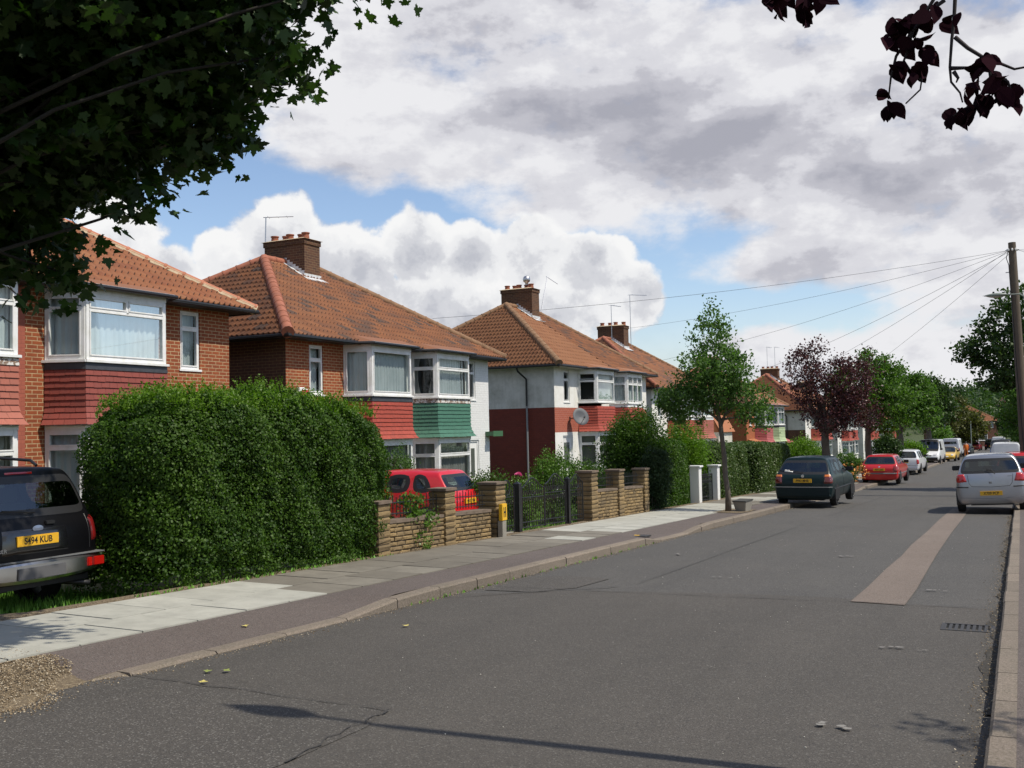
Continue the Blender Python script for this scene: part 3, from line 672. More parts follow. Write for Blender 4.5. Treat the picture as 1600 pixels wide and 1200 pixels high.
def window(par, p0, p1, z0, z1, cols=(1,), tr=.7, curtain='net', fw=.055, sash=True, sill=True, fm=None, wc=None, leaded=False, lowone=False, nm='window', ajar=None, coarse=False):
    M, L = frameM(p0, p1); fm = fm or UPVC; mb = MB(); pn = MB()
    mb.box(0, fw, -.05, .03, z0, z1, fm, M); mb.box(L-fw, L, -.05, .03, z0, z1, fm, M)
    mb.box(fw, L-fw, -.05, .03, z0, z0+fw, fm, M); mb.box(fw, L-fw, -.05, .03, z1-fw, z1, fm, M)
    tot = sum(cols); x = fw; W = L-2*fw
    for i, c in enumerate(cols):
        a, b = x, x+W*c/tot; x = b
        zt0 = z0+(z1-z0)*(tr if not isinstance(tr, (list, tuple)) else tr[0]) if lowone else z0+fw
        if i < len(cols)-1: mb.box(b-.025, b+.025, -.048, .032, zt0, z1-fw, fm, M)
        aa = a+(.025 if i else 0); bb = b-(.025 if i < len(cols)-1 else 0)
        t = tr[i] if isinstance(tr, (list, tuple)) else tr
        cells = [(z0+fw, z1-fw)] if not t else [(z0+fw, z0+(z1-z0)*t-.022), (z0+(z1-z0)*t+.022, z1-fw)]
        if t: mb.box(aa, bb, -.046, .034, z0+(z1-z0)*t-.022, z0+(z1-z0)*t+.022, fm, M)
        for ci, (c0, c1) in enumerate(cells):
            q = .028
            aa, bb = a+(.025 if i else 0), b-(.025 if i < len(cols)-1 else 0)
            if lowone and ci == 0:
                if i: continue
                aa, bb = fw, L-fw
            if ajar == (i, ci):      # a top light standing open
                M2 = M @ Matrix.Translation((0, .05, c1)) @ Matrix.Rotation(R(-32), 4, 'X')
                h = c1-c0
                for bx in ((aa, aa+q, -.02, .02, -h, 0), (bb-q, bb, -.02, .02, -h, 0), (aa+q, bb-q, -.02, .02, -h, -h+q), (aa+q, bb-q, -.02, .02, -q, 0)): mb.box(*bx, fm, M2)
                pn.face([M2 @ Vector(k) for k in ((aa+q, 0, -h+q), (bb-q, 0, -h+q), (bb-q, 0, -q), (aa+q, 0, -q))], GLASS); continue
            if sash and not coarse and bb-aa > 4*q:
                for bx in ((aa, aa+q, -.03, .045, c0, c1), (bb-q, bb, -.03, .045, c0, c1), (aa+q, bb-q, -.03, .045, c0, c0+q), (aa+q, bb-q, -.03, .045, c1-q, c1)): mb.box(*bx, fm, M)
            if leaded and ci == 1:
                for k in range(1, 4): mb.box(lerp(aa, bb, k/4)-.006, lerp(aa, bb, k/4)+.006, .0, .012, c0, c1, TRIMG, M)
                for k in range(1, 3): mb.box(aa, bb, .0, .013, lerp(c0, c1, k/3)-.006, lerp(c0, c1, k/3)+.006, TRIMG, M)
            pn.face([M @ Vector(k) for k in ((aa, 0, c0), (bb, 0, c0), (bb, 0, c1), (aa, 0, c1))], GLASS)
    if sill: mb.box(-.04, L+.04, -.05, .085, z0-.05, z0-.001, fm, M)
    w = mb.build(nm, par, bevel=0 if coarse else .004); pn.build('pane', w)
    if curtain == 'netd': curtain, wc = 'net', CURT_D
    cm_ = wc or (CURT if curtain == 'net' else CURT_D if curtain == 'drape' else BLIND if curtain == 'blind' else DARK)
    cb = MB(); n = max(6, int(L/(.03 if not coarse else .12)))
    if curtain in ('net', 'drape'):
        def sheet_(u0, u1, amp, k, o, m_, pinch=0):
            nn = max(4, int((u1-u0)/.018)) if not coarse else 6; rows = 5
            vs = []; ph = random.random()*6
            for r_ in range(rows+1):
                tz = r_/rows; z = lerp(z1-.03, z0+.03, tz)
                for i in range(nn+1):
                    t = i/nn; u = lerp(u0, u1, t)
                    if pinch: u = lerp(u, u0 if pinch < 0 else u1, .35*math.sin(tz*math.pi)*t if pinch < 0 else .35*math.sin(tz*math.pi)*(1-t))
                    a_ = amp*(.5+.5*tz)*(math.sin(u*k+ph)+.5*math.sin(u*k*2.3+ph*2+tz))
                    vs.append(M @ Vector((u, o+a_, z)))
            cb.raw(vs, [(r_*(nn+1)+i, r_*(nn+1)+i+1, (r_+1)*(nn+1)+i+1, (r_+1)*(nn+1)+i) for r_ in range(rows) for i in range(nn)], m_)
        if curtain == 'net': sheet_(.02, L-.02, .022, 42, -.13, cm_)
        else:
            sheet_(.02, L*.36, .025, 42, -.14, cm_, -1); sheet_(L*.62, L-.02, .025, 42, -.14, cm_, 1)
            cb.face([M @ Vector(k) for k in ((0, -.3, z0), (L, -.3, z0), (L, -.3, z1), (0, -.3, z1))], DARK)  # dark sheet painted as the unlit room between the drapes
        c = cb.build('curtain', w, smooth=True)
    else:
        cb.face([M @ Vector(k) for k in ((0, -.14, z0), (L, -.14, z0), (L, -.14, z1), (0, -.14, z1))], cm_); cb.build('blind' if curtain == 'blind' else 'curtain', w)  # with no curtain, the sheet is painted dark as the unlit room
    return w
def wallgrid(mb, p0, p1, z0, z1, holes, mt, depth=.12):
    M, L = frameM(p0, p1)
    us = sorted({0, L, *[max(0, min(L, h[0])) for h in holes], *[max(0, min(L, h[1])) for h in holes]}); zs = sorted({z0, z1, *[max(z0, min(z1, h[2])) for h in holes], *[max(z0, min(z1, h[3])) for h in holes]})
    for a, b in zip(us[:-1], us[1:]):
        for c, d in zip(zs[:-1], zs[1:]):
            um, zm = (a+b)/2, (c+d)/2
            if any(h[0] < um < h[1] and h[2] < zm < h[3] for h in holes): continue
            mb.face([M @ Vector(k) for k in ((a, 0, c), (b, 0, c), (b, 0, d), (a, 0, d))], mt)
    for h in holes:
        a, b, c, d = h[0], h[1], max(h[2], z0), min(h[3], z1)
        if c >= d or (len(h) > 4): continue
        for s, t in (((a, c), (a, d)), ((b, c), (b, d))): mb.face([M @ Vector(k) for k in ((s[0], 0, s[1]), (t[0], 0, t[1]), (t[0], -depth, t[1]), (s[0], -depth, s[1]))], mt)
        if h[3] <= z1: mb.face([M @ Vector(k) for k in ((a, 0, d), (b, 0, d), (b, -depth, d), (a, -depth, d))], mt)
def offs(path, d):
    """move an open xy path outwards (to +x) by d, mitred"""
    out = []
    for i, p in enumerate(path):
        ns = []
        for a, b in ((i-1, i), (i, i+1)):
            if 0 <= a and b < len(path):
                t = Vector(path[b])-Vector(path[a]); t.normalize(); ns.append(Vector((t.y, -t.x)))
        n = sum(ns, Vector((0, 0))).normalized(); k = d/max(.5, n.dot(ns[0])); out.append((p[0]+n.x*k, p[1]+n.y*k))
    return out
def ribbon(mb, path, z0, z1, mt, d0=0, d1=0, thick=0):
    a = offs(path, d0); b = offs(path, d1)
    for i in range(len(path)-1):
        mb.face([(*a[i], z0), (*a[i+1], z0), (*b[i+1], z1), (*b[i], z1)], mt)
def cap(mb, path, z, d, mt, back=0):
    a = offs(path, d); mb.face([(*p, z) for p in a]+[(back, a[-1][1], z), (back, a[0][1], z)], mt)
def hanging(mb, path, z0, z1, mt, rows=9, flare=.13, fine=True):
    h = (z1-z0)/rows
    def fl(z): t = max(0, 1-(z-z0)/.36); return .03+flare*t*t
    for k in range(rows):
        zb, zt = z0+k*h, z0+(k+1)*h
        lo = offs(path, fl(zb)+.02); hi = offs(path, fl(zt)); lo2 = offs(path, fl(zb)-.02)
        for i in range(len(path)-1):
            L = (Vector(path[i+1])-Vector(path[i])).length; n = max(1, round(L/(.17 if fine else .5)))
            for j in range(n):
                t0, t1 = j/n, (j+1)/n
                if j and k % 2: t0 -= .5/n
                if j < n-1 and k % 2: t1 -= .5/n
                g = .002/L if fine else 0; dz = random.uniform(-.006, .004) if fine else 0
                q = [(lerp(lo[i][0], lo[i+1][0], t0+g), lerp(lo[i][1], lo[i+1][1], t0+g), zb+dz), (lerp(lo[i][0], lo[i+1][0], t1-g), lerp(lo[i][1], lo[i+1][1], t1-g), zb+dz),
                     (lerp(hi[i][0], hi[i+1][0], t1-g), lerp(hi[i][1], hi[i+1][1], t1-g), zt), (lerp(hi[i][0], hi[i+1][0], t0+g), lerp(hi[i][1], hi[i+1][1], t0+g), zt)]
                u = [(lerp(lo2[i][0], lo2[i+1][0], t0), lerp(lo2[i][1], lo2[i+1][1], t0), zb+dz), (lerp(lo2[i][0], lo2[i+1][0], t1), lerp(lo2[i][1], lo2[i+1][1], t1), zb+dz)]
                mb.raw(q+u, [(0, 1, 2, 3), (0, 1, 5, 4)], mt)
def aerial(par, x, y, z0, z1, dirn, lean=(0, 0), n=8, L=.8):
    mb = MB(); top = Vector((x+lean[0], y+lean[1], z1)); mb.tube([(x, y, z0), top], .018, ALU, 6)
    d = Vector(dirn).normalized(); e = top+d*L; mb.tube([top-d*.08, e], .012, ALU, 5)
    s = d.cross(Vector((0, 0, 1))).normalized()
    for k in range(n):
        p = top+d*(L*(k+.3)/n); h = s*(.13 if k else .2); mb.tube([p-h, p+h], .006, ALU, 4)
    return mb.build('aerial', par)

def semi(label, Yc, half, dz, halves, roof, zr_=2.87, ze=4.0, D=8., W=-16., side=None, chim=dict(), side2=None, coarse=False, group='semi-detached houses along the street', ridge=None, base=-2.2, name='semi_detached_house', pipe=None):
    h = thing(name, label, 'house', (W, Yc, dz), 0, group)
    wall = MB(); zt = ze+.02
    EO = .40; hy = half+EO; hd = D/2+EO; fine = not coarse
    for s, H in ((-1, halves[0]), (1, halves[1])):
        Y = lambda a: s*(half-a)
        def seg(a, b): return sorted((Y(a), Y(b)))
        bays = H.get('bay', True)
        sw = H.get('small', (.92, 1.5)); holes = []
        p0, p1 = (0, min(0, s*half)), (0, max(0, s*half)); y0 = p0[1]
        zs0, zs1 = 2.64+H.get('wz', 0), 3.90
        if sw: a, b = seg(*sw); holes.append((a-y0, b-y0, zs0, zs1))
        dr = H.get('door', (.75, 1.7))
        if dr: a, b = seg(*dr); holes.append((a-y0, b-y0, -2.5, 1.32))
        if bays: a, b = seg(2.39, 4.87); holes.append((a-y0, b-y0, -2.5, 3.98, 1))
        for z0, z1, mt, *rg in H['front']:
            wallgrid(wall, p0, p1, z0, z1, holes, mt)
        for i, (a0, a1, z0, z1, mt) in enumerate(H.get('piers', ())):     # strips of another finish, standing 4 mm proud
            a, b = seg(a0, a1); wall.box(-.02, .004, a, b, z0, z1, mt)
        if sw:
            a, b = seg(*sw); window(h, (-.06, a), (-.06, b), zs0+.005, zs1-.005, tr=.7, curtain=H.get('scurt', 'net'), coarse=coarse, ajar=H.get('sajar'))
        if dr:
            a, b = seg(*dr); d = MB(); d.box(-.11, -.06, a+.05, b-.05, base+.5, 1.26, H.get('dcol', UPVC)); d.box(-.12, -.03, a, a+.05, base+.5, 1.32, UPVC); d.box(-.12, -.03, b-.05, b, base+.5, 1.32, UPVC); d.box(-.12, -.03, a+.05, b-.05, 1.26, 1.32, UPVC)
            dd = d.build('door', h); d = MB(); d.face([(-.055, a+.2, .1), (-.055, b-.2, .1), (-.055, b-.2, 1.05), (-.055, a+.2, 1.05)], GLASS); d.face([(-.058, a+.2, .1), (-.058, b-.2, .1), (-.058, b-.2, 1.05), (-.058, a+.2, 1.05)], BLIND); d.build('pane', dd)
            if H.get('porch'):
                d = MB(); q = H['porch']; a2, b2 = seg(.3, 2.3)
                d.raw([(.0, a2, 1.75), (0, b2, 1.75), (.85, b2, 1.38), (.85, a2, 1.38), (0, a2, 1.69), (0, b2, 1.69), (.85, b2, 1.31), (.85, a2, 1.31)], [(0, 1, 2, 3), (4, 5, 6, 7), (0, 3, 7, 4), (1, 2, 6, 5), (2, 3, 7, 6)], q); d.build('porch_roof', h)
        if bays:
            pj = H.get('proj', .7)
            A = [(0, 2.39), (pj, H.get('fa', 2.64)), (pj, 4.58), (0, 4.87)]
            path = [(x, Y(a)) for x, a in A]
            if s > 0: path = path[::-1]
            bay = MB(); zl = 2.60+H.get('wz', 0); hang = H['hang']
            if H.get('band') is not None:
                ribbon(bay, path, zl-.13, zl, H['band'], .05, .035); cap(bay, path, zl, .035, H['band'])
            zt0 = zl-.12
            if H.get('band') is not None: bay.build('bay_band', h); bay = MB()
            cap(bay, path, 1.44, .13, UPVC)
            ribbon(bay, path, 1.37, 1.47, H.get('soff', UPVC), .035, .035); ribbon(bay, path, 1.44, zt0, H.get('soff', UPVC), .0, .0)
            bay.build('bay_panel', h); bay = MB()
            low = -.05 if H.get('lowz') is None else H['lowz']
            ribbon(bay, path, base+.2, low, H.get('lowm', H['front'][0][2]), .0, .0); cap(bay, path, low, .05, UPVC); ribbon(bay, path, low-.05, low, UPVC, .05, .05)
            bay.build('bay_base', h); bay = MB()
            # frieze under the roof, soffit and bay roof
            ribbon(bay, path, 3.88, 4.01, UPVC, .03, .03)
            b_ = bay.build('bay_frieze', h)
            hb = MB(); hanging(hb, path, 1.46, zt0, HANG[hang] if isinstance(hang, str) else hang, fine=fine); hb.build('tile_hanging', h)
            rb = MB(); top = offs(path, .0); bot = offs(path, .17)
            tmat = H.get('rt', roof[0])
            tp = [(.0 if True else 0, p[1], ze+.31) for p in top]; bt = [(p[0], p[1], ze+.045) for p in bot]; tp[0] = (.0, bt[0][1], ze+.31); tp[-1] = (.0, bt[-1][1], ze+.31)
            for i in range(3): rb.face([bt[i], bt[i+1], tp[i+1], tp[i]], tmat)
            rb.face([(*p[:2], ze+.01) for p in bt]+[(0, bt[-1][1], ze+.01), (0, bt[0][1], ze+.01)], BLACKP)
            ribbon(rb, path, ze+.01, ze+.05, LEAD if H.get('leadlip', True) else tmat, .17, .175); rb.build('bay_roof', h)
            g = MB(); pg = offs(path, .20); g.tube([(EO-.04, pg[0][1], ze+.005)]+[(*p, ze+.0) for p in pg[1:-1]]+[(EO-.04, pg[-1][1], ze+.005)], .04, BLACKP, 8); g.build('bay_gutter', h)
            # window faces of the bay: near cant, front, far cant
            for zi, (z0, z1) in enumerate(((zl+.05, 3.88), (low+.05, 1.37))):
                cu = H.get('curt', ('net', 'net', 'net')); trs = H.get('tr', .72)
                for i in range(3):
                    p, q = path[i], path[i+1]; fr = i == 1
                    c = H.get('cols', (1,)) if fr else H.get('ccols', (1,))
                    c = c if zi == 0 else H.get('lcols', c if fr else c)
                    if not fr and zi: c = (1,)
                    t = trs[i] if isinstance(trs, (list, tuple)) else trs
                    window(h, p, q, z0, z1, c, t, cu[i] if zi == 0 else H.get('lcurt', 'drape'), sill=True, leaded=H.get('leaded', False) and zi == 0, lowone=H.get('lowone', False) and fr and zi == 0, ajar=H.get('ajar') if (i == 0 and zi == 0) else None, coarse=coarse, fw=.07)
    # side and back walls
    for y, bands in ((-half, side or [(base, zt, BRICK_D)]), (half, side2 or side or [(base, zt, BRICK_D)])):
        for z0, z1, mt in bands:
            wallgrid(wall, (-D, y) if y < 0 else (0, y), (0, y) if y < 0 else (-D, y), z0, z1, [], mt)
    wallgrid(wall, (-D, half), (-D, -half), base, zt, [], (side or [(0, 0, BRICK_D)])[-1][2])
    wall.build('wall', h)
    # eaves: soffit, fascia, gutter
    ev = MB(); c = ((EO, -hy), (EO, hy), (-D-EO, hy), (-D-EO, -hy))
    ev.face([(x, y, ze-.02) for x, y in c], BLACKP if halves[0].get('darkeave', True) else REND_C)
    for i in range(4):
        a, b = c[i], c[(i+1) % 4]; ev.face([(*a, ze-.02), (*b, ze-.02), (*b, ze+.10), (*a, ze+.10)], BLACKP)
    ev.build('eaves', h)
    g = MB(); g.tube([(-D-EO-.05, -hy-.05, ze+.03), (EO+.05, -hy-.05, ze+.02), (EO+.05, hy+.05, ze+.01), (-D-EO-.05, hy+.05, ze+.0)], .05, BLACKP, 8); g.build('gutter', h)
    # roof
    rl = hy-hd; zt_ = ze+zr_; o = .03; zb_ = ze+.055
    E = [Vector((EO+.03, -hy-.03, zb_)), Vector((EO+.03, hy+.03, zb_)), Vector((-D-EO-.03, hy+.03, zb_)), Vector((-D-EO-.03, -hy-.03, zb_))]
    Tn, Tf = Vector((-D/2, -rl, zt_)), Vector((-D/2, rl, zt_))
    kw = dict(sub=5 if fine else 2, amp=.03)
    m0, m1, ms = roof[0], roof[1], roof[2] if len(roof) > 2 else roof[0]
    Em = Vector((EO+.03, 0, zb_)); Tm = Vector((-D/2, 0, zt_))
    flat = dict(kw, amp=.006, expo=.33) if halves[0].get('flat') else kw
    parts = [(tiled(E[0], Em, Tm, Tn, **flat), m0), (tiled(Em, E[1], Tf, Tm, **kw), m1), (tiled(E[3], E[0], Tn, Tn, **kw), ms), (tiled(E[1], E[2], Tf, Tf, **dict(kw, sub=3)), m1), (tiled(E[2], E[3], Tn, Tf, **dict(kw, sub=2)), m0)]
    rf = roofmesh('roof', parts, h)
    rm, rr = ridge or (RIDGE, .12)
    def bead(a, b, r_, mt, nm='ridge_tiles', mortar=None):
        a, b = Vector(a), Vector(b); L = (b-a).length; n = max(2, round(L/.42)); pts = []; rs = []
        for k in range(n):
            for t, q in ((0, 1.08), (.12, 1.08), (.13, .97), (.98, .97)): pts.append(a.lerp(b, (k+t)/n)); rs.append(r_*q)
        k = MB(); k.tube(pts, rs, mt, 10); 
        k.build(nm, rf, smooth='auto')
        if mortar: k = MB(); k.tube([a-Vector((0, 0, .045)), b-Vector((0, 0, .045))], r_*1.22, mortar, 8); k.build('ridge_mortar', rf)
    up = Vector((0, 0, .03))
    mo = MORTAR if halves[1].get('mortar') else None
    bead(E[0]+up, Tn+up, rr, rm, mortar=mo); bead(E[1]+up, Tf+up, rr*.85, rm if mo else RIDGE_B, mortar=mo); bead(E[2]+up, Tf+up, rr*.8, rm); bead(E[3]+up, Tn+up, rr*.8, rm)
    if rl > .1: bead(Tn+up, Tf+up, rr*.85, rm)
    # chimney stack
    if chim is not None:
        cx0, cx1, cy, cyw, ct = chim.get('x0', -4.75), chim.get('x1', -3.22), chim.get('y', 0), chim.get('w', .38), chim.get('top', 7.58)
        k = MB(); k.box(cx0, cx1, cy-cyw, cy+cyw, 5.2, ct-.16, BRICK_CH); k.box(cx0-.03, cx1+.03, cy-cyw-.03, cy+cyw+.03, ct-.157, ct-.003, BRICK_CH)
        st = k.build('chimney', rf)
        k = MB(); k.raw([(cx0-.08, cy-cyw-.08, ct), (cx1+.08, cy-cyw-.08, ct), (cx1+.08, cy+cyw+.08, ct), (cx0-.08, cy+cyw+.08, ct), (cx0+.1, cy-cyw+.1, ct+.06), (cx1-.1, cy-cyw+.1, ct+.06), (cx1-.1, cy+cyw-.1, ct+.06), (cx0+.1, cy+cyw-.1, ct+.06)], [(0, 1, 2, 3), (4, 5, 6, 7), (0, 1, 5, 4), (1, 2, 6, 5), (2, 3, 7, 6), (3, 0, 4, 7)], MORTAR); k.build('chimney_cap', st)
        for i in range(chim.get('pots', 5)):
            k = MB(); px = lerp(cx0+.18, cx1-.16, i/(chim.get('pots', 5)-1)); k.lathe((px, cy+(.08 if i % 2 else -.1), ct+.03), (0, 0, 1), [(.0, 0), (.12, 0), (.105, .16), (.13, .17), (.13, .2), (.09, .2), (.085, .02), (0, .02)], POTM, 14); k.build('chimney_pot', st, smooth='auto')
        if chim.get('cowl'):
            k = MB(); px = cx1-.4; k.lathe((px, cy-.05, ct+.2), (0, 0, 1), [(.07, 0), (.07, .1), (.15, .16), (.17, .26), (.13, .38), (0, .43)], ALU, 16); k.build('cowl', st, smooth=True)
        k = MB(); zf = ze+zr_*(1-(D/2-(-cx1))/hd) if cx1 > -D/2 else zt_
        sl_ = zr_/hd; zf = zt_-(cx1+D/2)*sl_
        k.box(cx1+.005, cx1+.02, cy-cyw-.04, cy+cyw+.04, zf-.02, zf+.15, LEAD)
        k.raw([(cx1+.01, cy-cyw-.1, zf+.05), (cx1+.01, cy+cyw+.1, zf+.05), (cx1+.26, cy+cyw+.12, zf-.26*sl_+.085), (cx1+.26, cy-cyw-.12, zf-.26*sl_+.085)], [(0, 1, 2, 3)], LEAD)
        n = 7; 
        for i in range(n):   # stepped flashing up the side of the stack
            xa = lerp(cx1, -D/2, i/n); xb = lerp(cx1, -D/2, (i+1)/n); za = zt_-(xa+D/2)*sl_; zb2 = zt_-(xb+D/2)*sl_
            k.face([(xa, cy-cyw-.006, za-.02), (xb, cy-cyw-.006, zb2-.02), (xb, cy-cyw-.006, zb2+.17), (xa, cy-cyw-.006, zb2+.17)], LEAD)
            k.face([(xa, cy-cyw-.006, za+.075), (xb, cy-cyw-.006, zb2+.075), (xb, cy-cyw-.16, zb2+.07), (xa, cy-cyw-.16, za+.07)], LEAD)
        k.build('flashing', st)
        for a in chim.get('aerials', ()): aerial(st, *a)
    if pipe:
        k = MB(); px, mt = pipe; ys = -half-.07
        k.tube([(px-.25, -hy, ze-.02), (px-.2, -hy, ze-.15), (px, ys, ze-.45), (px, ys, 2.5)], .04, BLACKP, 8); k.tube([(px, ys, 2.5), (px, ys, base+.3)], .04, mt, 8); k.build('downpipe', h)
    return h
net3 = ('net', 'net', 'net')
H1 = semi('red brick semi-detached house with bright orange roof behind the tall hedge, nearest of the row', 12.48, 5.3, .45,
    [dict(front=[(-2.2, 4.02, BRICK_PK)], hang='salmon', band=PEEL, curt=net3, cols=(1,), tr=.72),
     dict(front=[(-2.2, 4.02, BRICK_O)], hang='maroon', lowone=True, band=LEADB, curt=net3, cols=(1, 1), ccols=(1,), lcols=(1, 1), tr=.76, lcurt='net', mortar=True)],
    (TILE_OLD, TILE_NEW, TILE_OLD), side=[(-2.2, 4.02, BRICK_O)], chim=dict(aerials=()), ridge=(mat('ridge_new', rough=.75, fn=wear((.42, .15, .08), .2, 4, .4)), .11))
H2 = semi('semi-detached house, left half red brick, right half painted white, with red and green bays', 25.07, 5.3, 0.,
    [dict(front=[(-2.2, 4.02, BRICK_O)], hang='red', band=LEADB, curt=net3, tr=(None, None, None), lcurt='netd'),
     dict(front=[(-2.2, 4.02, BRICK_WH)], hang='green', band=PEEL, curt=('drape', 'net', 'drape'), tr=.68, lcurt='netd', scurt='none', sajar=(0, 1), dcol=WHITEP)],
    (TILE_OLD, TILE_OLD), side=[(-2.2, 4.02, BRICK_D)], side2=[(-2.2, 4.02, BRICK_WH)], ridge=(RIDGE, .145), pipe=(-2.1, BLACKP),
    chim=dict(aerials=[(-4.85, -.3, 5.9, 8.4, (1, .55, .02), (.1, 0), 3, .85)]))
k = MB(); k.box(.01, .30, 5.0, 5.62, 1.44, 1.58, mat('green_board', (.05, .13, .06), .5)); k.box(.31, .33, 4.97, 5.66, 1.42, 1.60, MATS['green_board']); k.build('side_canopy', H2)
k = MB(); k.box(.02, .14, -4.95, -4.72, 2.58, 2.80, WHITEP); k.box(.02, .15, -4.9, -4.6, 2.60, 2.76, mat('alarm_red', (.5, .06, .06), .4)); k.build('alarm_box', H2, bevel=.02)
H3 = semi('white and grey semi-detached house over dark red brick, with a satellite dish on its front', 41.2, 5.4, .03,
    [dict(front=[(-2.2, 1.45, REND_W), (1.45, 2.42, BRICK_SR), (2.42, 4.02, REND_W)], hang='brick', band=None, curt=('none', 'net', 'net'), tr=.7, ajar=(0, 1), lcurt='blind', scurt='drape', flat=True, darkeave=False),
     dict(front=[(-2.2, 1.45, REND_W), (1.45, 2.42, BRICK_SR), (2.42, 4.02, REND_W)], hang='brick', band=UPVC, curt=net3, tr=.68, cols=(1, 1, 1), leaded=True, lcurt='blind')],
    (TILE_MID, TILE_OLD), zr_=3.05, side=[(-2.2, 2.42, BRICK_R), (2.42, 4.02, REND_G)], side2=[(-2.2, 4.02, REND_W)], ridge=(RIDGE_B, .14), pipe=(-1.15, GREYPIPE),
    chim=dict(top=7.88, cowl=True, aerials=[(-3.15, .42, 6.9, 8.55, (.3, .9, -.35), (.0, .75), 0, .75)]))
d = MB(); d.tube([(.0, 0, 0), (.22, 0, .04), (.34, .02, .06)], .018, TRIM, 6); d.box(0, .02, -.05, .05, -.09, .09, TRIM)
dish = thing('satellite_dish', 'round grey satellite dish on a wall bracket beside the red tile-hung bay', 'satellite dish', (-16, at(893, 652, 37.3).y-.05, 2.0), 0)
d.build('bracket', dish); d = MB(); ax = Vector((.75, -.55, .3)).normalized(); c = Vector((.4, .08, .06))
d.lathe(c, ax, [(0, 0), (.12, .008), (.22, .03), (.30, .058), (.36, .09), (.355, .1), (.22, .045), (0, .015)], DISH, 28); d.build('reflector', dish, smooth=True)
d = MB(); d.tube([c-Vector((0, 0, .3))+ax*.05, c+ax*.42-Vector((0, 0, .12))], .012, TRIM, 6); d.lathe(c+ax*.42-Vector((0, 0, .12)), -ax, [(.0, 0), (.03, 0), (.035, .07), (0, .08)], TRIM, 10); d.build('feed_arm', dish)
Hw = dict(front=[(-2.2, 4.02, REND_W)], hang='brick', band=UPVC, curt=net3, tr=.7, lcurt='net')
H4 = semi('white-walled semi-detached house mostly hidden behind the young street tree', 52.9, 5.5, -.55,
    [dict(Hw), dict(Hw, hang='salmon', front=[(-2.2, 4.02, mat('brick_cream_block', rough=.8, fn=brickm((.66, .62, .52), (.72, .68, .6), (.4, .36, .3), bw=.45, bh=.15)))])],
    (TILE_OLD, TILE_OLD), zr_=3.0, side=[(-2.2, 4.02, REND_W)], ridge=(RIDGE, .12), coarse=True, chim=dict(top=7.75, pots=4, aerials=[(-3.9, -.42, 7.0, 8.9, (.2, 1, 0), (0, 0), 6, 1.0), (-3.1, .42, 6.6, 9.5, (.35, 1, .06), (0, 0), 10, 1.5)]))
k = MB(); k.box(-3, .3, 5.5, 8.6, -2.2, 1.75, REND_C); k.raw([(.45, 5.5, 1.75), (.45, 8.8, 1.75), (-.1, 8.7, 2.75), (-.1, 5.5, 2.75), (-3, 8.7, 2.75), (-3, 5.5, 2.75)], [(0, 1, 2, 3), (3, 4, 5, 2)], HANG['orange']); k.face([(.3, 5.5, 1.75), (-3, 5.5, 1.75), (-3, 5.5, 2.75), (-.1, 5.5, 2.75)], HANG['orange']); k.build('side_extension', H4)
H5 = semi('orange brick semi-detached house with pink and pale green tile-hung bays', 72.0, 5.6, -1.1,
    [dict(front=[(-2.2, 4.02, BRICK_OR2)], hang='pink', band=LEADB, curt=net3, cols=(1, 1, 1), lcurt='net', porch=HANG['orange']), dict(front=[(-2.2, 4.02, REND_W)], hang='lime', band=LEADB, curt=net3, cols=(1, 1), lcurt='net', porch=HANG['pink'])],
    (mat('tile_pale_red', rough=.6, fn=tilem([(.42, .17, .12), (.46, .2, .15), (.38, .14, .1)], .1)), TILE_MID), zr_=2.9, side=[(-2.2, 4.02, BRICK_OR2)], coarse=True, chim=dict(pots=4))
H6 = semi('semi-detached house with grey rendered side wall and bright orange roof, behind the pale green bay', 92.5, 5.6, -1.35,
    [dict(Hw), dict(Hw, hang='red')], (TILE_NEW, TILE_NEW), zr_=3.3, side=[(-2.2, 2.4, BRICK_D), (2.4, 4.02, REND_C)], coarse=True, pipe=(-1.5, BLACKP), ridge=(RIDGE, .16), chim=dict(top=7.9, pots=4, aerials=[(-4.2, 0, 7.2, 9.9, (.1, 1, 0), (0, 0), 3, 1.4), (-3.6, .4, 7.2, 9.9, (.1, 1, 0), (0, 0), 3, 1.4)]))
for i, (yc, dz, lab, hh) in enumerate([(109, -1.7, 'orange-roofed house with red tile-hung bays seen through the purple tree', 'red'), (127, -1.95, 'red-roofed house seen between the green street trees', 'brick'), (146, -2.2, 'distant semi-detached house beyond the white van, furthest of the left row', 'salmon')]):
    semi(lab, yc, 5.6, dz, [dict(Hw, hang=hh), dict(Hw, hang='red')], (TILE_NEW, TILE_OLD), coarse=True, side=[(-2.2, 4.02, REND_C)], chim=dict(pots=4))
fh = semi('distant brick house with an orange-red hipped roof closing the end of the street', 0, 6, 0, [dict(front=[(-2.2, 4.02, BRICK_D)], hang='brick', band=UPVC, curt=net3, door=None), dict(front=[(-2.2, 4.02, BRICK_D)], hang='brick', band=UPVC, curt=net3, door=None)], (TILE_NEW, TILE_NEW), zr_=3.6, D=9, side=[(-2.2, 4.02, BRICK_D)], coarse=True, group='distant houses', chim=dict(pots=3), base=-3)
fh.location = (-9.5, 236, -2.9); fh.rotation_euler = (0, 0, R(-62))

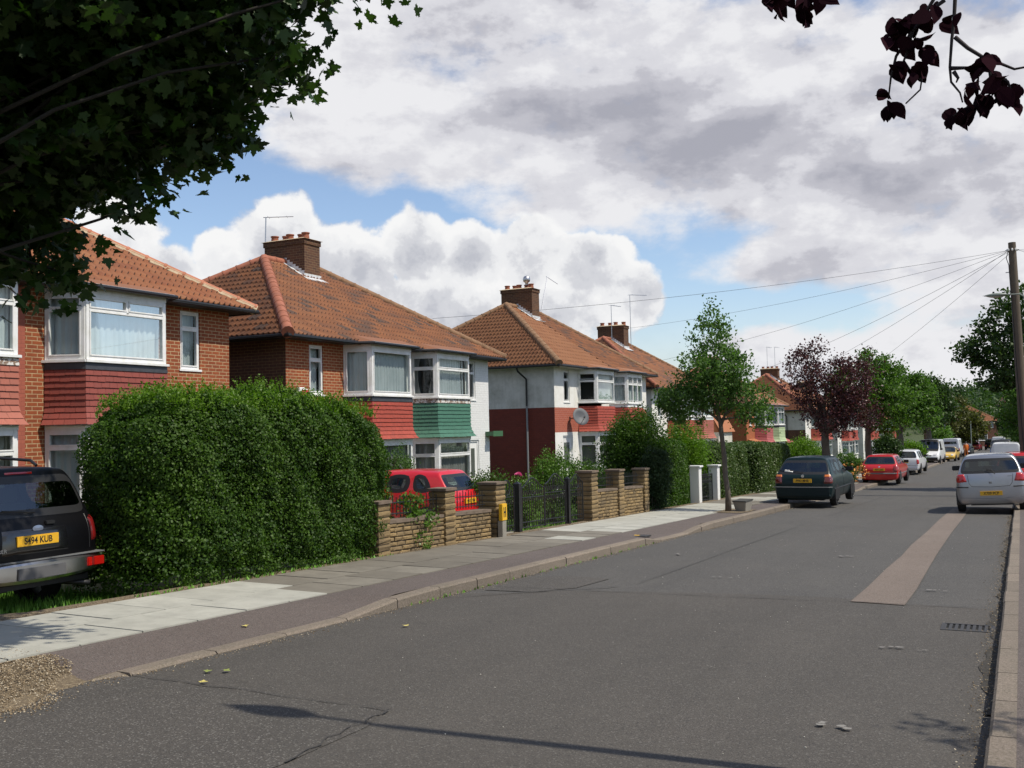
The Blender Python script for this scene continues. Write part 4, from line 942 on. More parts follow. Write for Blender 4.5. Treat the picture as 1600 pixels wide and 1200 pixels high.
# ------------------------------------------------------------------ vegetation
def orient(N_, bias=None, droop=0.):
    """random leaf frames: long axis a, width axis b"""
    n = rng.normal(0, 1, (N_, 3))
    if bias is not None: n = n*.75+bias
    n /= np.linalg.norm(n, axis=1)[:, None]+1e-9
    a = rng.normal(0, 1, (N_, 3)); a[:, 2] -= droop
    a -= n*(a*n).sum(1)[:, None]; a /= np.linalg.norm(a, axis=1)[:, None]+1e-9
    return a, np.cross(n, a), n
_hf = [(.12, .05, .01), (.34, -.05, .04), (.36, .07, .04), (.51, .10, .06), (.40, .20, .05), (.47, .31, .07), (.67, .37, .10), (.61, .46, .09), (.70, .60, .12), (.52, .57, .08), (.42, .65, .06), (.27, .54, .02), (.22, .67, .01), (.29, .77, -.01), (.18, .82, -.03), (.13, .94, -.06)]
_mp = [(0, 0, 0)]+_hf+[(0, 1.1, -.12)]+[(-x, y, z) for x, y, z in _hf[::-1]]
LS = dict(oval=([(0, 0, 0), (.34, .45, .1), (0, 1, -.05), (-.34, .45, .1)], 4),
          oval6=([(0, 0, 0), (.3, .28, .08), (.33, .62, .1), (0, 1, -.08), (-.33, .62, .1), (-.3, .28, .08)], 6),
          plum10=([(0, 0, 0), (.12, .06, .02), (.25, .2, .06), (.33, .4, .10), (.32, .6, .10), (.22, .8, .04), (.1, .94, -.06), (0, 1.06, -.14), (-.1, .92, -.05), (-.23, .78, .05), (-.31, .58, .11), (-.34, .38, .10), (-.24, .18, .06), (-.1, .05, .02)], 14),
          maple=(_mp, len(_mp)))
def leaves(name, C, size, mt, parent=None, shape='oval', bias=None, droop=0., var=.35):
    C = np.asarray(C, float); n = len(C); P, k = LS[shape]; P = np.array(P)
    a, b, c = orient(n, bias, droop); s = size*rng.uniform(1-var, 1+var, n)
    v = C[:, None]+(b[:, None]*P[None, :, 0:1]+a[:, None]*(P[None, :, 1:2]-.3)+c[:, None]*P[None, :, 2:3])*s[:, None, None]
    return npmesh(name, v.reshape(-1, 3), np.arange(n*k).reshape(n, k), mt, parent)
def inblob(b, r0=.0, n=1):
    d = rng.normal(0, 1, (n, 3)); d /= np.linalg.norm(d, axis=1)[:, None]
    r = rng.uniform(r0**3, 1, n)**(1/3)
    return np.array(b[:3])+d*r[:, None]*np.array(b[3:6])
def clumps(blobs, nc, per, spread, r0=.6, flat=.6):
    vol = np.array([b[3]*b[4]*b[5] for b in blobs])**.8; pick = rng.choice(len(blobs), nc, p=vol/vol.sum())
    cc = np.concatenate([inblob(blobs[i], r0) for i in pick])
    s = spread*rng.uniform(.5, 1.4, nc)
    L = cc.repeat(per, 0)+rng.normal(0, 1, (nc*per, 3))*np.array([1, 1, flat])*s.repeat(per)[:, None]
    return cc, L
def limb(mb, p, q, r0, r1, mt, sag=.1, n=6):
    p, q = Vector(p), Vector(q); d = (q-p).length; o = Vector((random.uniform(-1, 1), random.uniform(-1, 1), random.uniform(-.2, 1)))*sag*d
    pts = [p.lerp(q, t/4)+o*math.sin(math.pi*t/4)*.6+Vector((random.uniform(-1, 1), random.uniform(-1, 1), 0))*.02*d for t in range(5)]
    mb.tube(pts, [lerp(r0, r1, t/4) for t in range(5)], mt, n)
    return pts
def tree(name, label, cat, base, htrunk, r, blobs, leaf, nc, per, spread, size, shape='oval', group='street trees', lean=(0, 0), flat=.6, r0=.55, nb=7, droop=0., bias=None, side=0, twigs=30):
    t = thing(name, label, cat, base, 0, group); mb = MB(); tb = MB()
    top = Vector((lean[0], lean[1], htrunk)); 
    pts = [(random.uniform(-.3, .3)*r+lean[0]*k/5, random.uniform(-.3, .3)*r+lean[1]*k/5, htrunk*k/5-(.1 if k == 0 else 0)) for k in range(5)]+[tuple(top)]
    mb.tube(pts, [r*1.35, r*1.05, r, r*.95, r*.9, r*.8], BARK, 12); mb.build('trunk', t, smooth=True)
    cc, L = clumps(blobs, nc, per, spread, r0, flat)
    bb = sorted(blobs, key=lambda b: -b[3]*b[4]*b[5])[:nb]
    for b in bb:
        e = Vector(b[:3]); m_ = limb(tb, top-Vector((0, 0, random.uniform(.0, .35)*htrunk*.3)), e, r*.6, r*.18, BARK, .12, 7)
    for i in rng.choice(nc, min(nc, twigs), replace=False):
        e = Vector(cc[i]); b = min(blobs, key=lambda b: (Vector(b[:3])-e).length); limb(tb, Vector(b[:3]), e, r*.16, r*.05, BARK, .12, 4)
    tb.build('branches', t, smooth=True)
    leaves('crown', L, size, LEAF[leaf], t, shape, bias, droop)
    return t
def wob(P, k, ph=0):
    return (np.sin(P[:, 0]*k+ph)*np.cos(P[:, 1]*k*1.13+ph*2)+np.sin(P[:, 1]*k*2.1+P[:, 2]*k*1.7+ph*3)*.6+np.sin(P[:, 2]*k*2.7+P[:, 0]*k*2.3+ph)*.45)/2
def hedge(label, x0, x1, y0, y1, h, leaf, dens=1500, size=.045, name='hedge', cat='hedge', bump_=.07, p=7, group=None, slope=True, depth=.12, shoots=0, zb=None, taper=0., topleaf=None, base=None, stretch=None):
    """clipped box of leaves over a solid dark core added to block light, following the ground"""
    c = np.array([(x0+x1)/2, (y0+y1)/2, h/2]); hd = np.array([(x1-x0)/2, (y1-y0)/2, h/2])
    A = np.array([hd[1]*hd[2], hd[0]*hd[2], hd[0]*hd[1]*.9])*8; n = int(dens*A.sum())
    def surf(n):
        q = rng.uniform(-1, 1, (n, 3)); ax = rng.choice(3, n, p=A/A.sum()); sg = np.where(rng.random(n) < .5, -1., 1.)
        q[np.arange(n), ax] = sg; q[(ax == 2), 2] = 1; q = q[~((ax == 2) & False)]
        return q
    def shape(q, k=1.):
        qq = np.abs(q); qq[:, 2] = np.where(q[:, 2] > 0, qq[:, 2], 0); nr = (qq**p).sum(1)**(1/p); nr = np.maximum(nr, (qq[:, :2]**p).sum(1)**(1/p)); nr = np.maximum(nr, .25); lowz = q[:, 2] < 0; q2 = q/nr[:, None]; q2[lowz, 2] = q[lowz, 2]; q = q2
        P = q*hd*k; nrm = np.sign(q)*np.abs(q)**(p-1)/hd; nrm /= np.linalg.norm(nrm, axis=1)[:, None]+1e-9
        W2 = P+c; d = wob(W2, 2.1, y0)*bump_+wob(W2, 6.3, y0*1.3)*bump_*.5+wob(W2, 14, y0)*bump_*.25
        P = P+nrm*d[:, None]; tp = 1-taper*(P[:, 2:3]+hd[2])/(2*hd[2]); P = P*np.concatenate([tp, tp, tp*0+1], 1)
        return P, nrm
    gb = zb if zb is not None else (lambda y: np.array([zr(v)+.08 for v in np.atleast_1d(y)]))
    o = thing(name, label, cat, (c[0], c[1], float(gb(c[1])[0])), 0, group); z0 = o.location.z
    P, nr = shape(surf(n)); P = P-nr*rng.uniform(0, 1, (n, 1))**1.5*depth; P += rng.normal(0, .012, P.shape)
    if stretch: P = stretch(P+c)-c
    P[:, 2] += hd[2]+gb(P[:, 1]+c[1])-z0
    lv = leaves('foliage', P, size, [LEAF[leaf]], o, 'oval', nr*.9+np.array([0, 0, .35]))
    if shoots:
        q = surf(shoots*3); q = q[(q[:, 2] > .9)][:shoots]; S, _ = shape(q); S[:, 2] += hd[2]+gb(S[:, 1]+c[1])-z0
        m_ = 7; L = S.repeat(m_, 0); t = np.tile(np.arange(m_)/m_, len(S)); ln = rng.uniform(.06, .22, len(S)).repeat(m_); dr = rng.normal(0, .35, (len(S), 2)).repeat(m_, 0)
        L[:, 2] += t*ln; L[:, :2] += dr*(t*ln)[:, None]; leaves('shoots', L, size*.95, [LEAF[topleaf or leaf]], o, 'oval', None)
    # core: solid dark body added to block light, in place of twigs
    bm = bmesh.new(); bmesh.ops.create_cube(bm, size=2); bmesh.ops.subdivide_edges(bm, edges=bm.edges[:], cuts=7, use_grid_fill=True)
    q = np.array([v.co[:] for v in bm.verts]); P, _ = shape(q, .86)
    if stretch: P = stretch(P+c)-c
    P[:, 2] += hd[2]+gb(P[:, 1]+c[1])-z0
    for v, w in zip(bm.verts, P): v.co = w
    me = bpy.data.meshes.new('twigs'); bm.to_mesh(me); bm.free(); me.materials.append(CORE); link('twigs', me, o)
    return o
def shrub(label, px0, px1, pyt, y, leaf, n=3500, size=.06, depth_=None, name='shrub', cat='shrub', lumps=6, shape='oval', group='front garden shrubs', zb=None, conical=False, zmin=None):
    """bush at a distance y along the street whose width and top were measured in the photograph"""
    a, b = at(px0, pyt+20, y), at(px1, pyt+20, y); z1 = at((px0+px1)/2, pyt, y).z
    cx = (a.x+b.x)/2; w = abs(b.x-a.x)/2; g = zr(y)-.1 if zb is None else zb; h = z1-g
    # seen obliquely: the silhouette width is shared by the x and y extents
    rx = ry = w*.93
    o = thing(name, label, cat, (cx, y, g), 0, group)
    if conical: blobs = [(0, 0, h*t, rx*(1.02-t), ry*(1.02-t), h*.17) for t in (.12, .3, .48, .66, .84)]
    else:
        blobs = [(0, 0, h*.5, rx*.85, ry*.85, h*.48)]
        for i in range(lumps): t = 6.283*i/lumps+random.random(); blobs.append((math.cos(t)*rx*.5, math.sin(t)*ry*.5, h*random.uniform(.45, .72), rx*.5, ry*.5, h*random.uniform(.22, .3)))
    n = int(n*1.9); cc, L = clumps(blobs, max(20, n//45), 45, min(rx, h)*.17, .6, .8); L = L[L[:, 2] > .02]
    leaves('foliage', L, size, LEAF[leaf], o, shape)
    mb = MB(); 
    for i in range(6): limb(mb, (random.uniform(-.08, .08), random.uniform(-.08, .08), -.1), cc[i], .025, .008, BARK, .1, 5)
    mb.build('stems', o)
    return o

hx0, hx1 = -9.95, -8.58
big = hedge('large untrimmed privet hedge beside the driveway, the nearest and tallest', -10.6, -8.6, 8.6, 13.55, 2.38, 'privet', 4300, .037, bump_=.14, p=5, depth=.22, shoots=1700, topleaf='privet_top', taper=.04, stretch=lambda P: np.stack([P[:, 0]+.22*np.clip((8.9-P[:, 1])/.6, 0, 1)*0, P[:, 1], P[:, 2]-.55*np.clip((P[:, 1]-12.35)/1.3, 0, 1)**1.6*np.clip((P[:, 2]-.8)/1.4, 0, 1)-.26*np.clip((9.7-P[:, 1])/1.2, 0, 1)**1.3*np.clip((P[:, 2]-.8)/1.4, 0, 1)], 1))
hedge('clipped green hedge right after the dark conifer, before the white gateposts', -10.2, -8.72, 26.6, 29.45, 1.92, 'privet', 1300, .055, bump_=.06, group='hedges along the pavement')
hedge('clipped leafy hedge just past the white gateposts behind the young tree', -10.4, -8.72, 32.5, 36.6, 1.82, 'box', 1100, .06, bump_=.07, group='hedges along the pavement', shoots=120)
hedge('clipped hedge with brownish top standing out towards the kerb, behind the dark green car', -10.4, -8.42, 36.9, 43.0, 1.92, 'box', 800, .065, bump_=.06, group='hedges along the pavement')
shrub('rounded bright green bush between the clipped hedge and the purple tree', 1218, 1296, 682, 44.6, 'privet_top', 9000, .07, lumps=9)
shrub('large dark evergreen shrub behind the second stone wall', 938, 1046, 634, 27.0, 'privet', 14000, .06, lumps=11)
shrub('bushy bright green shrub rising behind the clipped hedge', 1036, 1108, 652, 31.5, 'privet_top', 9000, .06, lumps=8)
shrub('dark dome-shaped conifer at the end of the second stone wall', 1003, 1050, 694, 26.1, 'conifer', 9000, .045, name='conifer', cat='conifer', lumps=7)
shrub('leafy rose bush with pale green leaves behind the iron gates', 828, 905, 696, 23.5, 'bright', 5000, .05, lumps=7)
shrub('green shrub between the gates and the evergreen behind the stone piers', 880, 962, 716, 24.5, 'privet', 7000, .05, lumps=8)
shrub('low dark shrub behind the railings of the second stone wall', 940, 1010, 738, 25.5, 'conifer', 5000, .045, lumps=6)
rs = shrub('rose bush with one pink bloom behind the pedestrian gate', 775, 850, 742, 21.5, 'bright', 4200, .045, lumps=7)
k = MB(); pk = at(810, 744, 21.3)-rs.location
for i in range(9):
    a = i*.7; k.lathe(pk+Vector((math.cos(a)*.03, math.sin(a)*.03, i*.004)), (math.cos(a)*.6, math.sin(a)*.6, .8), [(0, 0), (.03, .01), (.045, .03), (.05, .05)], mat('rose_pink', (.75, .16, .35), .5), 8)
k.build('bloom', rs, smooth=True)
shrub('climbing shrub with reddish shoots against the white house front beside the hedge', 598, 648, 694, 23.2, 'rowan', 2600, .05, lumps=5)
shrub('bushy plant between the red car and the white house front', 722, 800, 736, 20.6, 'privet', 5000, .05, lumps=7)
shrub('thin leafy plant growing through the railings in front of the red car', 612, 676, 762, 13.9, 'bright', 900, .05, lumps=5)
shrub('small fruit tree with pale leaves above the white gatepost', 1086, 1122, 712, 33.2, 'bright', 1800, .06, lumps=5)
for i, (a, b, t) in enumerate(((1112, 1126, 693), (1138, 1152, 694))): shrub(['small pointed conifer in front of the white garden wall, left of the tree trunk', 'small pointed conifer in front of the white garden wall, right of the tree trunk'][i], a, b, t, 40, 'conifer', 1500, .06, name='conifer', cat='conifer', conical=True, group='small conifers')
shrub('dark rounded bush behind the low brick wall, left of the white estate car', 1362, 1412, 676, 66, 'dark', 5000, .12, lumps=8)
shrub('bright green garden hedge behind the white estate car', 1400, 1447, 688, 84, 'privet_top', 4000, .14, lumps=8)
shrub('light green bush behind the white vans', 1450, 1492, 668, 118, 'bright', 4500, .2, lumps=7)
shrub('green bush in the front garden past the purple tree', 1398, 1420, 696, 70, 'privet_top', 2500, .1, lumps=6)
fl = shrub('rose bush covered in orange-yellow blooms above the low brick wall', 1302, 1345, 700, 50.5, 'rowan', 2500, .08, lumps=6)
cc, L = clumps([(0, 0, .75, 1.05, .8, .5)], 60, 9, .05, .8); L = L[:]; leaves('blooms', L, .085, mat('rose_orange', (.85, .4, .12), .6), fl, 'oval')

# young rowan in the pavement, purple plum, street trees beyond
bz = pavz(-6.75, 25.9)
tree('rowan_tree', 'slender young tree with feathery leaves growing from the pavement', 'tree', (-6.75, 25.9, bz), 2.35, .065,
     [(-.2, 0, 3.1, .95, .9, .55), (-1.0, 0, 2.85, .75, .7, .5), (.5, .1, 2.9, .65, .7, .5), (-.25, -.3, 3.7, .8, .75, .6), (-.75, .3, 3.45, .65, .6, .45), (.25, -.2, 3.6, .6, .6, .5), (-.28, .1, 4.35, .66, .6, .55), (-.25, 0, 4.95, .36, .36, .42), (-1.35, -.2, 2.9, .5, .4, .4), (.75, 0, 2.35, .5, .4, .3), (-1.1, .2, 2.4, .4, .4, .3)],
     'rowan', 430, 34, .12, .078, lean=(-.16, .0), nb=9, flat=.7, r0=.45, droop=.4, group='street trees of the left pavement')
tree('plum_tree', 'purple-leaved plum tree on the pavement behind the dark green car', 'tree', (-6.8, 41.8, zr(41.8)+.1), 2.4, .17,
     [(.1, 0, 3.3, 1.6, 1.5, .9), (-.9, 0, 4.2, .95, 1.0, .8), (-.8, .3, 5.2, .8, .8, .55), (.1, 0, 4.5, .95, 1.1, .9), (.9, 0, 4.2, 1.1, 1.1, .9), (1.2, .2, 5.1, .6, .7, .7), (1.1, 0, 3.2, 1.1, 1.1, .8), (.3, -.3, 2.7, 1.1, 1.0, .6), (-.6, 0, 3.4, .8, .8, .5), (-.35, 0, 5.55, .4, .4, .5)],
     'plum', 420, 30, .14, .095, nb=9, twigs=60, r0=.4, lean=(-.15, 0), group='street trees of the left pavement', flat=.9)
tree('street_tree', 'mid green tree right behind the purple plum tree', 'tree', (-6.8, 53.5, zr(53.5)+.1), 2.6, .16,
     [(0, 0, 4.6, 1.9, 1.9, 1.5), (.6, 0, 5.6, 1.1, 1.1, 1.0), (1.3, 0, 4.1, 1.2, 1.4, 1.0), (-1.0, 0, 4.6, 1.2, 1.2, 1.1), (1.0, 0, 3.1, 1.1, 1.1, .7), (.2, 0, 6.3, .6, .6, .5)], 'lime', 330, 30, .2, .15, nb=6, r0=.5, group='street trees of the left pavement')
tree('street_tree', 'dark green tree standing over the white estate car', 'tree', (-7.0, 70, zr(70)+.1), 2.6, .24,
     [(.3, 0, 4.6, 2.0, 2.1, 1.6), (1.2, 0, 5.2, 1.2, 1.2, 1.1), (-1.2, 0, 4.6, 1.4, 1.2, 1.2), (1.5, 0, 3.6, 1.2, 1.2, .9), (.2, 0, 6.0, .9, .9, .7)], 'lime', 330, 30, .22, .17, nb=6, r0=.5, group='street trees of the left pavement')
tree('street_tree', 'bushy green tree behind the white vans', 'tree', (-7.0, 94, zr(94)), 2.8, .25,
     [(0, 0, 5, 2.2, 2.2, 1.8), (1.1, 0, 5.6, 1.3, 1.3, 1.1), (-1.2, 0, 5, 1.6, 1.4, 1.4), (.4, 0, 6.6, 1, 1, .7)], 'dark', 260, 28, .28, .24, nb=5, group='street trees of the left pavement')
tree('street_tree', 'brownish green tree beyond the far street lamp', 'tree', (-8.6, 132, zr(132)), 3, .3,
     [(0, 0, 5.2, 2.8, 2.8, 2.4), (1.6, 0, 5.6, 1.6, 1.6, 1.4), (-1.5, 0, 6.3, 1.7, 1.6, 1.2), (.1, 0, 7.0, 1.3, 1.3, .9)], 'olive', 300, 28, .34, .3, nb=5, group='street trees of the left pavement')
tree('street_tree', 'low round olive-green tree in front of the distant brick house', 'tree', (-9.0, 175, zr(175)), 2, .3,
     [(0, 0, 4.0, 4.4, 3.0, 3.0), (2.2, 0, 3.6, 2.2, 2.4, 2.2), (-2.4, 0, 3.8, 2.0, 2, 1.8)], 'olive', 300, 28, .42, .38, nb=4, group='street trees of the left pavement')
tree('street_tree', 'large dark tree overhanging the right pavement by the telegraph pole', 'tree', (1.7, 46.5, zr(46.5)+.1), 3, .28,
     [(-.2, 0, 5.5, 2.7, 2.4, 2.0), (-2.0, 0, 5.7, 1.7, 1.6, 1.3), (-1.0, 0, 7.4, 1.3, 1.4, 1.1), (-3.1, 0, 5.7, 1.0, 1.1, .8), (-1.9, 0, 6.9, 1.1, 1.1, .9), (-2.6, 0, 4.6, .9, 1, .5), (-1.6, 0, 4.4, 1.3, 1.3, .6), (.8, 0, 7.0, 1.8, 1.6, 1.4), (.4, .3, 4.3, 1.5, 1.5, .8)], 'dark', 480, 34, .2, .16, nb=7, r0=.45, group='street trees of the right pavement')
tree('street_tree', 'lighter green tree further along the right pavement', 'tree', (1.4, 78, zr(78)+.1), 2.4, .24,
     [(0, 0, 4.4, 2.3, 2.3, 1.8), (-1.2, 0, 3.9, 1.5, 1.5, 1.2), (-.9, 0, 5.4, 1.3, 1.3, 1.0), (-1.3, 0, 2.6, 1.2, 1.2, .8)], 'lime', 280, 30, .24, .2, nb=5, group='street trees of the right pavement')
tree('street_tree', 'dark bushy tree at the far end of the right pavement', 'tree', (.9, 130, zr(130)+.1), 2.4, .24,
     [(0, 0, 4.6, 2.8, 2.6, 2.4), (-1.8, 0, 4.0, 1.6, 1.5, 1.6)], 'dark', 200, 26, .3, .3, nb=5, group='street trees of the right pavement')

# sycamore over the near left pavement: trunk outside the picture, boughs hanging into it
sx, sy = -7.45, 4.35
t = thing('sycamore_tree', 'large sycamore whose dark leafy boughs hang over the top left of the view', 'tree', (sx, sy, zr(sy)+.1), 0, 'street trees of the left pavement')
mb = MB(); mb.tube([(0, 0, -.2), (.03, 0, .7), (-.05, .04, 1.6), (0, 0, 2.6), (.05, .1, 3.6)], [.3, .23, .2, .19, .17], BARK, 14); mb.build('trunk', t, smooth=True)
blobs = [(.0, 1.0, 5.3, 2.6, 2.6, 1.7), (.85, 1.4, 4.5, 1.3, .8, .8), (1.75, 1.5, 4.9, 1.0, .7, .65), (-.35, 1.5, 4.08, .95, .7, .55), (.95, 1.3, 5.6, 2.0, 1.2, 1.2), (-.8, 1.7, 3.8, .85, .8, .42), (.42, 1.6, 3.92, .6, .5, .28), (-.3, 1.75, 3.24, .45, .42, .26), (.2, 1.7, 3.08, .3, .3, .10), (-1.6, 1.7, 3.4, .7, .7, .28),
         (2.6, 1.6, 5.4, .7, .8, .42), (3.2, 1.65, 4.95, .32, .35, .16), (2.5, 1.65, 4.5, .34, .35, .22), (1.85, 1.7, 4.1, .36, .35, .22), (1.25, 1.7, 3.62, .3, .3, .2), (-1.6, 1.3, 4.6, 1.6, 1.6, 1.5)]
cc, L = clumps(blobs, 2000, 23, .14, .2, .75)
L = L[(L[:, 1]+sy > 3.2)|(L[:, 2] > 4.2)]
tb = MB()
for b in blobs: limb(tb, (0, 0, random.uniform(2.6, 3.6)), b[:3], .02, .008, BARK_D, .2, 7)
for i in rng.choice(len(cc), 160, replace=False):
    e = Vector(cc[i]); b = min(blobs, key=lambda b: (Vector(b[:3])-e).length); limb(tb, b[:3], e, .012, .004, BARK_D, .14, 4)
tb.build('branches', t, smooth=True)
leaves('crown', L, .095, LEAF['sycamore'], t, 'maple', np.array([0, 0, .8]), .9, .35)

# purple-leaved tree over the right pavement: only hanging twigs come into view
t = thing('copper_plum_tree', 'purple-leaved tree whose drooping twigs hang in at the top right corner', 'tree', (3.1, 2.4, zr(2.4)+.1), 0, 'street trees of the right pavement')
mb = MB(); mb.tube([(0, 0, -.2), (-.04, 0, 1), (.03, .05, 2.2), (0, 0, 3.2)], [.26, .19, .17, .15], BARK, 14); mb.build('trunk', t, smooth=True)
blobs = [(0, -.6, 5.2, 2.2, 2.0, 1.6), (-1.3, -.3, 4.9, 1.5, 1.3, 1.0), (.6, -.4, 6.3, 1.6, 1.6, 1.0)]
cc, L = clumps(blobs, 170, 26, .16, .4, .8)
tb = MB()
for b in blobs: limb(tb, (0, 0, 2.9), b[:3], .08, .03, TWIG, .1, 7)
base = Vector((3.1, 2.4, zr(2.4)+.1)); Yt = 3.6
def P_(px, py, y=Yt): return at(px, py, y)-base
hub = P_(1440, -160, 3.1); limb(tb, (-.9, -.3, 4.6), hub, .03, .012, TWIG, .1, 6)
TW = [[(1440, -160), (1470, -40), (1458, 0), (1440, 30), (1425, 50), (1418, 80), (1412, 95), (1422, 110), (1440, 125), (1438, 140), (1415, 162)],
      [(1425, 50), (1412, 70), (1400, 88), (1392, 120), (1388, 155)], [(1500, -60), (1492, 0), (1490, 40), (1487, 60), (1484, 105), (1486, 128), (1500, 145), (1504, 160)],
      [(1492, 58), (1512, 75), (1540, 92), (1565, 100), (1585, 108), (1606, 104), (1630, 95)], [(1485, 107), (1512, 106), (1530, 100)], [(1476, 0), (1460, 12), (1445, 28), (1432, 36)], [(1490, 112), (1497, 122), (1494, 129)],
      [(1545, 92), (1548, 120), (1535, 150), (1520, 165), (1500, 172), (1490, 182)], [(1548, 112), (1575, 128), (1583, 150)], [(1440, -160), (1300, -90), (1240, -40), (1222, -5), (1215, 6)], [(1300, -90), (1262, -30), (1256, 10)]]
for w in TW:
    tb.tube([P_(*q) for q in w], [lerp(.0075, .0025, i/(len(w)-1)) for i in range(len(w))], TWIG, 5)
tb.build('branches', t, smooth=True)
LP = []; Yj = lambda: Yt+random.gauss(0, .04)
for px, py, n, sp in [(1400, 38, 7, 12), (1420, 30, 7, 10), (1440, 30, 6, 12), (1395, 62, 6, 9), (1412, 72, 4, 8), (1448, 82, 6, 9), (1402, 108, 7, 10), (1420, 118, 5, 12), (1436, 110, 3, 8), (1376, 145, 3, 6), (1388, 165, 5, 8), (1430, 62, 3, 8), (1458, 15, 2, 6), (1478, 38, 2, 6), (1496, 26, 1, 3),
                      (1530, 105, 5, 10), (1545, 92, 3, 6), (1520, 132, 4, 8), (1558, 125, 8, 11), (1572, 140, 6, 10), (1588, 138, 3, 6), (1535, 160, 8, 12), (1515, 172, 7, 10), (1500, 180, 5, 10), (1482, 190, 3, 8), (1545, 160, 4, 8), (1585, 165, 2, 5),
                      (1198, 2, 6, 9), (1214, 6, 7, 9), (1260, 8, 6, 9), (1256, 26, 5, 7), (1288, -2, 4, 7), (1236, -8, 3, 8)]:
    for _ in range(n): LP.append(P_(px+random.gauss(0, sp*.55), py+random.gauss(0, sp*.55), Yj()))
n0 = len(LP)
leaves('hanging_leaves', np.array(LP), .062, LEAF['purple'], t, 'plum10', np.array([0, -.9, .2]), 1.6, .3)
leaves('crown', L, .07, LEAF['purple'], t, 'oval6', None, .6)
sp = MB(); c2 = [(-.3, 3.6, 5.2, .5, .5, .3)]; limb(sp, (0, 0, 3.0), (.4, 3.1, 5.0), .05, .02, TWIG, .05, 6); limb(sp, (.4, 3.1, 5.0), (.15, 4.4, 5.35), .02, .008, TWIG, .05, 5); sp.build('side_branch', t)
_, L2 = clumps([(.2, 4.35, 5.4, .35, .3, .2)], 12, 12, .09); leaves('side_leaves', L2, .07, LEAF['purple'], t, 'oval6')
# wooded rise beyond the street and hedging opposite
C = []
for _ in range(420):
    x = random.uniform(-60, 60); y = random.uniform(300, 520); C.append((x, y, gz(x, y)+random.uniform(1, 5)))
C = np.array(C).repeat(60, 0)+rng.normal(0, 1, (420*60, 3))*np.array([3.2, 3.2, 2.2]); 
o = leaves('woodland', C, 1.3, LEAF['dark'], None, 'oval'); tag(o, 'dark wooded hill rising behind the distant brick house', 'woodland', kind='stuff')
for i, (x, y, h_) in enumerate([(-16, 330, 13), (-3, 345, 9), (6, 330, 9)]):
    t = tree('tall_tree', ['tall narrow conifer on the skyline of the wooded hill', 'reddish brown tree on the wooded hill', 'dark tree on the wooded hill behind the red roof'][i], 'tree', (x, y, gz(x, y)), h_*.3, .4, [(0, 0, h_*k, (1.4 if i == 0 else 4.5)*(1.15-k), (1.4 if i == 0 else 4.5)*(1.15-k), h_*.16) for k in (.3, .45, .6, .75, .9)], ('conifer', 'brown', 'dark')[i], 60, 30, .6, .6, nb=3, group='trees on the far hill', twigs=4)

